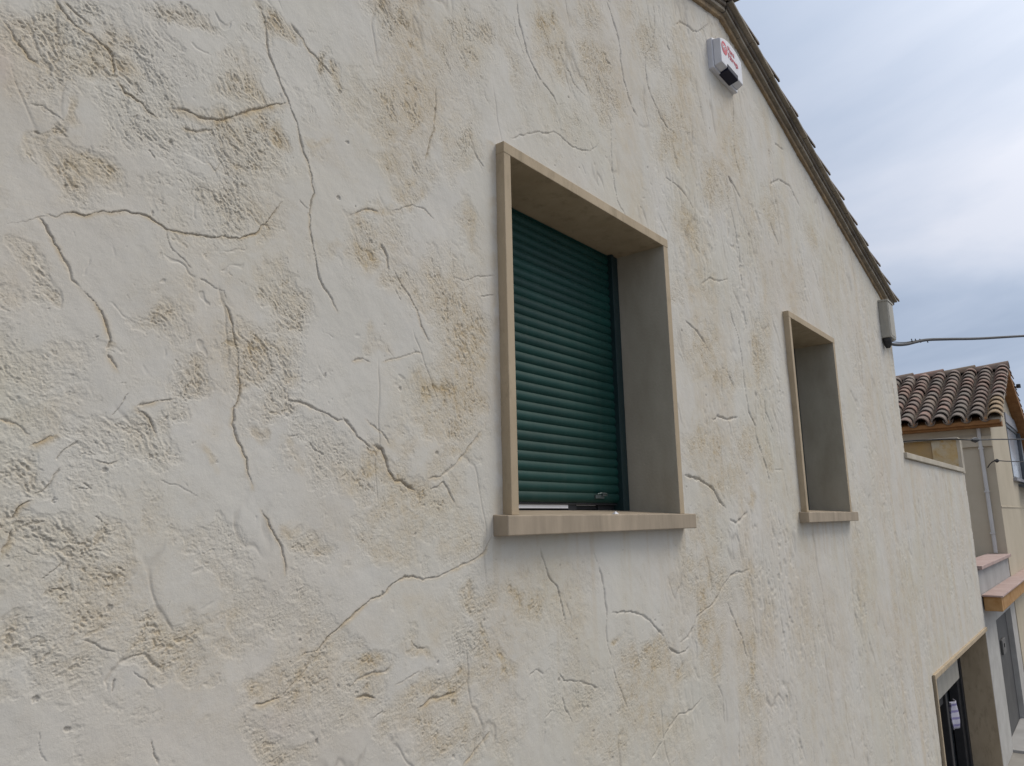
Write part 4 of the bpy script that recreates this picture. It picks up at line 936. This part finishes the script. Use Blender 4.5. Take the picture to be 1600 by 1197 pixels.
def text(body, x, z, size, y, m, name):
    c = bpy.data.curves.new(name, 'FONT'); c.body = body; c.size = size; c.extrude = .0004; c.offset = .0006; c.align_x = 'LEFT'
    o = bpy.data.objects.new(name, c); COL.objects.link(o); o.rotation_euler = (math.radians(90), 0, 0); o.location = (x, y, z)
    bpy.context.view_layer.update()
    me = bpy.data.meshes.new_from_object(o.evaluated_get(bpy.context.evaluated_depsgraph_get()))
    me.transform(Matrix.Translation((x, y, z)) @ Matrix.Rotation(math.radians(90), 4, 'X'))
    bpy.data.objects.remove(o); me.materials.clear(); me.materials.append(m)
    q = bpy.data.objects.new(name, me); COL.objects.link(q); q.parent = al; q.location = -al.location; return q
b = MB(); ring = [(4.425 + .047 * math.cos(a), -.0855, 3.066 + .047 * math.sin(a)) for a in [k * math.pi / 16 for k in range(32)]]
b.prism(ring, (0, .004, 0)); part('logo_disc', b, M_red, al)
text('PF', 4.389, 3.046, .056, -.0864, M_white, 'logo_letters')
text('Plana', 4.482, 3.078, .056, -.0853, M_red, 'brand_lettering')
text('Fàbrega', 4.482, 3.028, .056, -.0853, M_red, 'brand_lettering')

# ------------------------------------------------------------------ junction box + cables
jb = empty('junction_box', (8.7, 0, 1.86), 'grey electrical junction box at the top right corner of the stuccoed wall', 'junction box')
b = MB(); b.box((8.60, -.095, 1.865), (8.85, .006, 2.275)); part('housing', b, M_boxgrey, jb, bevel=.012)
b = MB(); b.box((8.592, -.103, 2.262), (8.858, .006, 2.284)); b.box((8.615, -.099, 1.89), (8.835, -.093, 2.25)); part('lid', b, M_boxgrey, jb, bevel=.004)
b = MB(); b.tube([(8.64, -.045, 1.866), (8.65, -.045, 1.80), (8.66, -.04, 1.76)], [.045, .04, .02], 10); part('cable_gland', b, M_cable, jb, smooth=True)
def ray(u, v):
    d = f_ * FPX + r2 * (u - 800) - u2 * (v - 598.5); return d
def pt(u, v, x):                      # world point at distance x along the street, seen at photo pixel (u, v); used to take measurements off the photo
    d = ray(u, v); k = x / d.x; return (x, -1.7 + d.y * k, d.z * k)
def smooth_path(pts, n=8):
    P_ = [Vector(p) for p in pts]; out = []
    for i in range(len(P_) - 1):
        p0, p1, p2, p3 = P_[max(i - 1, 0)], P_[i], P_[i + 1], P_[min(i + 2, len(P_) - 1)]
        for k in range(n):
            t = k / n; out.append(0.5 * ((2 * p1) + (p2 - p0) * t + (2 * p0 - 5 * p1 + 4 * p2 - p3) * t * t + (3 * p1 - p0 - 3 * p2 + p3) * t ** 3))
    return out + [P_[-1]]
b = MB(); cp = [pt(1383, 526, 8.66), pt(1387, 533, 8.72), pt(1395, 538, 8.9), pt(1415, 538, 9.3), pt(1445, 531.5, 9.9), pt(1480, 530, 10.6), pt(1530, 529, 11.8), pt(1600, 525, 13.6)]
d_ = Vector(cp[-1]) - Vector(cp[-2]); cp += [tuple(Vector(cp[-1]) + d_.normalized() * 9)]
b.tube(smooth_path(cp), .0175, 8); oc = b.build('service_cable', M_cable, smooth=True); tag(oc, 'thick black service cable sagging from the junction box out across the street', 'cable')
b = MB(); cp2 = [pt(1384, 530, 8.7), pt(1396, 534, 8.95), pt(1412, 535, 9.25), pt(1430, 532.5, 9.6), pt(1446, 530, 9.92)]
b.tube(smooth_path(cp2, 5), .005, 6)
for u in (1424, 1430, 1437, 1448): b.tube([pt(u, 529.5, 9.6 + (u - 1430) * .02), pt(u + 2, 535.5, 9.6 + (u - 1430) * .02)], .006, 5)
part('binding_wire', b, M_cable, oc)

# ------------------------------------------------------------------ white annex with tiled ledge
an = empty('garage_annex', (15.4, 0, GZ), 'low white annex with pink tiled ledge and grey doorway beyond the stuccoed wall', 'annex')
b = MB(); b.box((XW + .005, .012, GZ), (14.62, .25, -1.2)); b.box((16.80, .012, GZ), (17.49, .25, -1.2)); b.box((14.62, .012, -1.70), (16.80, .25, -1.2)); b.box((XW + .005, .26, -1.28), (17.49, 6, -1.2))
b.box((XW + .004, .0, GZ), (XW + .05, .011, -1.46))
part('wall', b, M_plaster_w, an, bevel=.01)
b = MB(); b.box((XW + .02, .012, -1.199), (17.485, .14, -.83)); part('parapet', b, M_grey, an, bevel=.008)
b = MB(); b.box((XW + .10, -.05, -.829), (17.488, .34, -.775)); part('parapet_cap', b, M_pink, an, bevel=.006)
b = MB(); b.box((XW + .15, -.26, -1.225), (17.9, .010, -1.200)); b.box((17.9, -.26, -1.225), (21, -.003, -1.2)); led = part('ledge_tiles', b, M_pink, an, bevel=.003)
b = MB(); b.box((XW + .17, -.235, -1.43), (21, -.004, -1.226)); part('ledge', b, M_orange, an, bevel=.008)
b = MB(); b.box((14.60, .10, GZ + .01), (16.82, .14, -1.69))
dr = part('door', b, M_gdoor, an)
b = MB(); b.box((15.52, .062, -2.36), (15.92, .098, -2.12)); lp = part('lock_plate', b, M_plate, dr, bevel=.008)
b = MB(); b.box((15.66, .056, -2.25), (15.72, .0615, -2.19)); part('keyhole', b, M_black, dr)
b = MB(); b.tube([(15.3, -.02, -1.50), (15.3, -.02, -1.62)], .02, 8); part('drip_spout', b, M_cable, an)
b = MB(); b.box((14.55, -.25, GZ - .02), (17, .10, GZ + .04)); part('threshold', b, M_grey, an, bevel=.01)

# ------------------------------------------------------------------ neighbour house with barrel tile roof
HX, RX, RZ, EZ = 17.5, 20.40, 3.27, 1.80
nb = empty('tiled_house', (20.5, 0, GZ), 'beige neighbouring house with weathered terracotta barrel tile roof behind the terrace', 'house')
RX2, EZ2 = 25.6, 1.45; sl2 = (RZ - EZ2) / (RX2 - RX); sl1 = (RZ - EZ) / (RX - 17.18)
def rz(x): return RZ - sl1 * (RX - x) if x < RX else RZ - sl2 * (x - RX)
b = MB(); T_ = .12
poly = [(HX, 0, GZ), (25.3, 0, GZ), (25.3, 0, rz(25.3) - T_), (RX, 0, RZ - T_), (HX, 0, rz(HX) - T_)]
# front wall with a window opening
wx0, wx1, wz0, wz1 = 20.75, 23.75, .78, 2.06
def quad(m, x0, x1, za0, za1, zb0, zb1, y=0, th=.25):
    m.add([(x0, y, za0), (x1, y, za1), (x1, y, zb1), (x0, y, zb0), (x0, y + th, za0), (x1, y + th, za1), (x1, y + th, zb1), (x0, y + th, zb0)], [(0, 1, 2, 3), (7, 6, 5, 4), (0, 4, 5, 1), (1, 5, 6, 2), (2, 6, 7, 3), (3, 7, 4, 0)])
quad(b, HX, RX, GZ, GZ, rz(HX) - T_, RZ - T_); quad(b, RX, wx0, GZ, GZ, RZ - T_, rz(wx0) - T_)
quad(b, wx0, wx1, GZ, GZ, wz0, wz0); quad(b, wx0, wx1, wz1, wz1, rz(wx0) - T_, rz(wx1) - T_); quad(b, wx1, 25.3, GZ, GZ, rz(wx1) - T_, rz(25.3) - T_)
b.box((HX, .25, GZ), (HX + .25, 9, rz(HX) - T_)); b.box((25.05, .25, GZ), (25.3, 9, rz(25.3) - T_)); b.box((HX + .25, 8.8, GZ), (25.05, 9, 1.3))
nw = part('wall', b, M_beige, nb)
b = MB(); b.box((HX - .06, .004, 1.30), (HX - .002, 9, 1.50)); b.box((HX - .002, -.012, .10), (25.3, -.001, .13)); part('cornice_band', b, M_beige, nb, bevel=.01)
b = MB(); b.box((wx0 - .06, .03, wz0), (wx1, .05, wz1)); wn = part('window', b, M_pane, nb)
b = MB(); b.box((wx0 - .08, -.03, wz1), (wx1 + .1, .06, wz1 + .24)); part('window_head', b, M_lintel, wn, bevel=.01)
b = MB(); b.box((wx0 - .02, -.012, wz0), (wx0 + .06, .19, wz1)); b.box((wx1 - .25, -.05, wz0), (wx1 + .05, .028, wz1)); b.box((wx0 + .06, .0, wz1 - .07), (wx1 - .25, .028, wz1)); b.box((wx0 + .06, .0, wz0), (wx1 - .25, .028, wz0 + .05)); part('window_frame', b, M_frame_al, wn, bevel=.008)
b = MB(); b.box((wx0 - .1, -.08, wz0 - .07), (wx1 + .1, .19, wz0)); part('window_sill', b, M_lintel, wn, bevel=.008)
b = MB()
for z in (.88, 1.14): b.box((21.7, -.30, z), (24.6, -.27, z + .035))
for x in np.arange(21.7, 24.7, .36): b.box((x, -.302, .62), (x + .035, -.268, 1.25))
b.box((21.7, -.30, .60), (24.6, .0, .66)); part('balcony_railing', b, M_frame_al, nb, bevel=.004)
# eaves timber
b = MB()
b.prism([(HX - .24, -.22, 1.665), (HX, -.22, 1.665), (HX, -.22, rz(HX) - .03), (HX - .24, -.22, rz(HX - .24) - .03)], (0, 9.2, 0))
b.prism([(RX, -.24, RZ - .16), (25.6, -.24, rz(25.6) - .16), (25.6, -.24, rz(25.6) - .02), (RX, -.24, RZ - .02)], (0, .238, 0))
b.box((HX - .30, -.2, 1.71), (HX - .242, 9, 1.79))
part('eave_board', b, M_wood, nb, bevel=.008)
b = MB(); b.prism([(HX - .25, -.225, rz(HX - .25) - .09), (RX, -.225, RZ - .11), (RX, -.225, RZ - .012), (HX - .25, -.225, rz(HX - .25) - .005)], (0, .222, 0)); part('verge_band', b, M_coping, nb)
# tiles
rt_ = MB(); cols_c = [(.25, .155, .125), (.22, .15, .125), (.20, .15, .13), (.195, .16, .14), (.235, .18, .145), (.28, .175, .14), (.17, .145, .125), (.21, .165, .14)]
yel = [(.42, .33, .17), (.38, .30, .17), (.40, .28, .16)]
A1 = math.atan(sl1); up1 = Vector((-math.sin(A1), 0, math.cos(A1)))
def place_tiles(x_e, z_e, x_r, z_r, sgn, ny, rows):
    dvec = Vector((x_r - x_e, 0, z_r - z_e)); Lg = dvec.length; dvec.normalize(); up = Vector((-dvec.z * sgn, 0, dvec.x * sgn)) if sgn > 0 else Vector((-dvec.z, 0, dvec.x)) * -1
    if up.z < 0: up = -up
    ex = Lg / rows
    for c in range(ny):
        y = -.13 + c * .318
        for r in range(rows):
            s = r * ex; j = random.uniform(-.010, .010)
            top = Vector((x_e, y + j, z_e)) + dvec * (s + ex + .07) + up * .012
            bot_ = Vector((x_e, y + j + random.uniform(-.008, .008), z_e)) + dvec * (s + random.uniform(-.015, .012)) + up * (.040 + random.uniform(-.004, .006))
            if c == 0 and r < 4: cc = random.choice(yel)
            elif c == 0: cc = random.choice(cols_c[:5])
            else: cc = random.choice(cols_c)
            k = random.uniform(.95, 1.4); cc = tuple(v * k for v in cc)
            barrel(rt_, top, bot_, .112, .138, up, .020, 9, cc)
        for r in range(rows):       # channel tiles between
            if c == ny - 1: continue
            s = r * ex; a = Vector((x_e, y + .159, z_e)) + dvec * (s + ex + .05) + up * .050; b2 = Vector((x_e, y + .159, z_e)) + dvec * (s - .02) + up * .078
            cc = random.choice([(.13, .095, .075), (.17, .12, .09), (.11, .085, .07)])
            barrel(rt_, a, b2, .078, .095, -up, .014, 6, cc)
place_tiles(17.20, EZ - .02, RX - .03, RZ - .02, 1, 27, 13)
place_tiles(25.55, EZ2, RX + .03, RZ - .02, -1, 27, 18)
rt_.add([(RX - .14, -.2, RZ - .02), (RX, -.2, RZ + .07), (RX + .14, -.2, RZ - .02), (RX - .14, 8.9, RZ - .02), (RX, 8.9, RZ + .07), (RX + .14, 8.9, RZ - .02)], [(0, 3, 4, 1), (1, 4, 5, 2), (0, 1, 2), (5, 4, 3)], (.2, .17, .14))
for i in range(13):                # ridge tiles
    y = -.26 + i * .66
    barrel(rt_, (RX, y + .70, RZ - .015), (RX, y, RZ + .012), .135, .160, (0, 0, 1), .022, 10, tuple(v * random.uniform(.9, 1.1) for v in random.choice(cols_c[:6])))
rt_.add([(17.2, -.15, EZ - .035), (RX, -.15, RZ - .035), (RX, 8.9, RZ - .035), (17.2, 8.9, EZ - .035)], [(0, 1, 2, 3)], (.10, .08, .065))
rt_.add([(25.6, -.15, EZ2 - .035), (RX, -.15, RZ - .035), (RX, 8.9, RZ - .035), (25.6, 8.9, EZ2 - .035)], [(3, 2, 1, 0)], (.10, .08, .065))
part('roof', rt_, M_tile, nb, smooth=True)
b = MB(); b.tube([(HX - .045, .20, 1.66), (HX - .045, .19, -.76)], .036, 10); dp = part('downpipe', b, M_pipe, nb, smooth=True)
for z in (1.25, .4, -.4):
    b = MB(); b.box((HX - .085, .155, z), (HX - .001, .24, z + .03)); part('pipe_bracket', b, M_pipe, dp)
b = MB(); e0 = Vector((21.3, -.02, RZ - .33)); b.tube([e0 + Vector((0, .05, 0)), e0 + Vector((0, -.33, 0))], .02, 6); b.tube([e0 + Vector((0, -.30, -.03)), e0 + Vector((0, -.30, .06))], .045, 8); part('wire_bracket', b, M_cable, nb)

# wires near the neighbour house
b = MB(); ws = [pt(1409, 690, 13.0), pt(1440, 688, 13.0), pt(1480, 686.5, 13.02), pt(1508, 687, 13.05), pt(1524, 687.5, 13.4), pt(1560, 686.5, 14.3), pt(1600, 686.5, 15.6)]
d_ = Vector(ws[-1]) - Vector(ws[-2]); ws += [tuple(Vector(ws[-1]) + d_.normalized() * 8)]
b.tube(smooth_path(ws, 6), .011, 6); w1 = b.build('overhead_wire', M_cable, smooth=True); tag(w1, 'upper thin dark wire running from the terrace wall past the downpipe', 'cable')
b = MB(); a = Vector(pt(1518, 687.6, 13.25)); c_ = Vector(pt(1529, 687.4, 13.5)); mid = (a + c_) / 2; b.tube([a, mid, c_], [.02, .045, .018], 8); part('insulator', b, M_dark, w1, smooth=True)
b = MB(); ws = [pt(1543, 731, 17.4), pt(1548, 724, 17.38), pt(1556, 720, 17.35), pt(1575, 720.8, 17.8), pt(1600, 721.5, 18.6)]
d_ = Vector(ws[-1]) - Vector(ws[-2]); ws += [tuple(Vector(ws[-1]) + d_.normalized() * 8)]
b.tube(smooth_path(ws, 6), .010, 6); w2 = b.build('overhead_wire', M_cable, smooth=True); tag(w2, 'lower thin wire fixed beside the white downpipe below the other', 'cable')
b = MB(); a = Vector(pt(1554, 719.8, 17.3)); c_ = Vector(pt(1561, 720, 17.4)); b.tube([a, (a + c_) / 2, c_], [.015, .04, .015], 8); part('insulator', b, M_dark, w2, smooth=True)

# ------------------------------------------------------------------ small things
b = MB(); cx_, cz_, cy0 = 12.0, -2.55, .27
pts = []
for i in range(9):
    u = i / 8; pts.append((11.08 + .34 * u, .20 + .03 * math.sin(u * 7), 0))
rows = 12; vs = []; fs = []; cc = []
for r in range(rows + 1):
    z = -2.30 - r * .026
    for (x, y, _) in pts: vs.append((x + .008 * math.sin(r * .5), y + .01 * math.sin(r * .4 + x * 9), z - .02 * math.sin((x - 11.05) * 5)))
for r in range(rows):
    for i in range(8):
        a_ = r * 9 + i; fs.append((a_, a_ + 1, a_ + 10, a_ + 9)); cc.append((.22, .20, .34) if (r % 3 == 1) else (.44, .43, .50))
b.add(vs, fs); b.c = cc
M_cloth, t_, bb = new_mat('striped_cloth', (0.6, 0.6, 0.6), 0.9, 0.1); at_ = N(t_, 'ShaderNodeAttribute', attribute_name='tone'); t_.links.new(at_.outputs['Color'], bb.inputs['Base Color'])
clo = b.build('cloth', M_cloth, smooth=True); so_ = clo.modifiers.new('thick', 'SOLIDIFY'); so_.thickness = .006
tag(clo, 'white and violet striped cloth hanging inside the lower doorway', 'cloth')
b = MB(); b.add([(2.785, -.052, .0312), (2.815, -.056, .0312), (2.822, -.034, .0312), (2.790, -.032, .0312), (2.800, -.046, .045)], [(0, 1, 4), (1, 2, 4), (2, 3, 4), (3, 0, 4), (3, 2, 1, 0)])
tag(b.build('plaster_crumb', M_white, bevel=.002), 'tiny pale crumb lying on the front edge of the shuttered window sill', 'crumb')
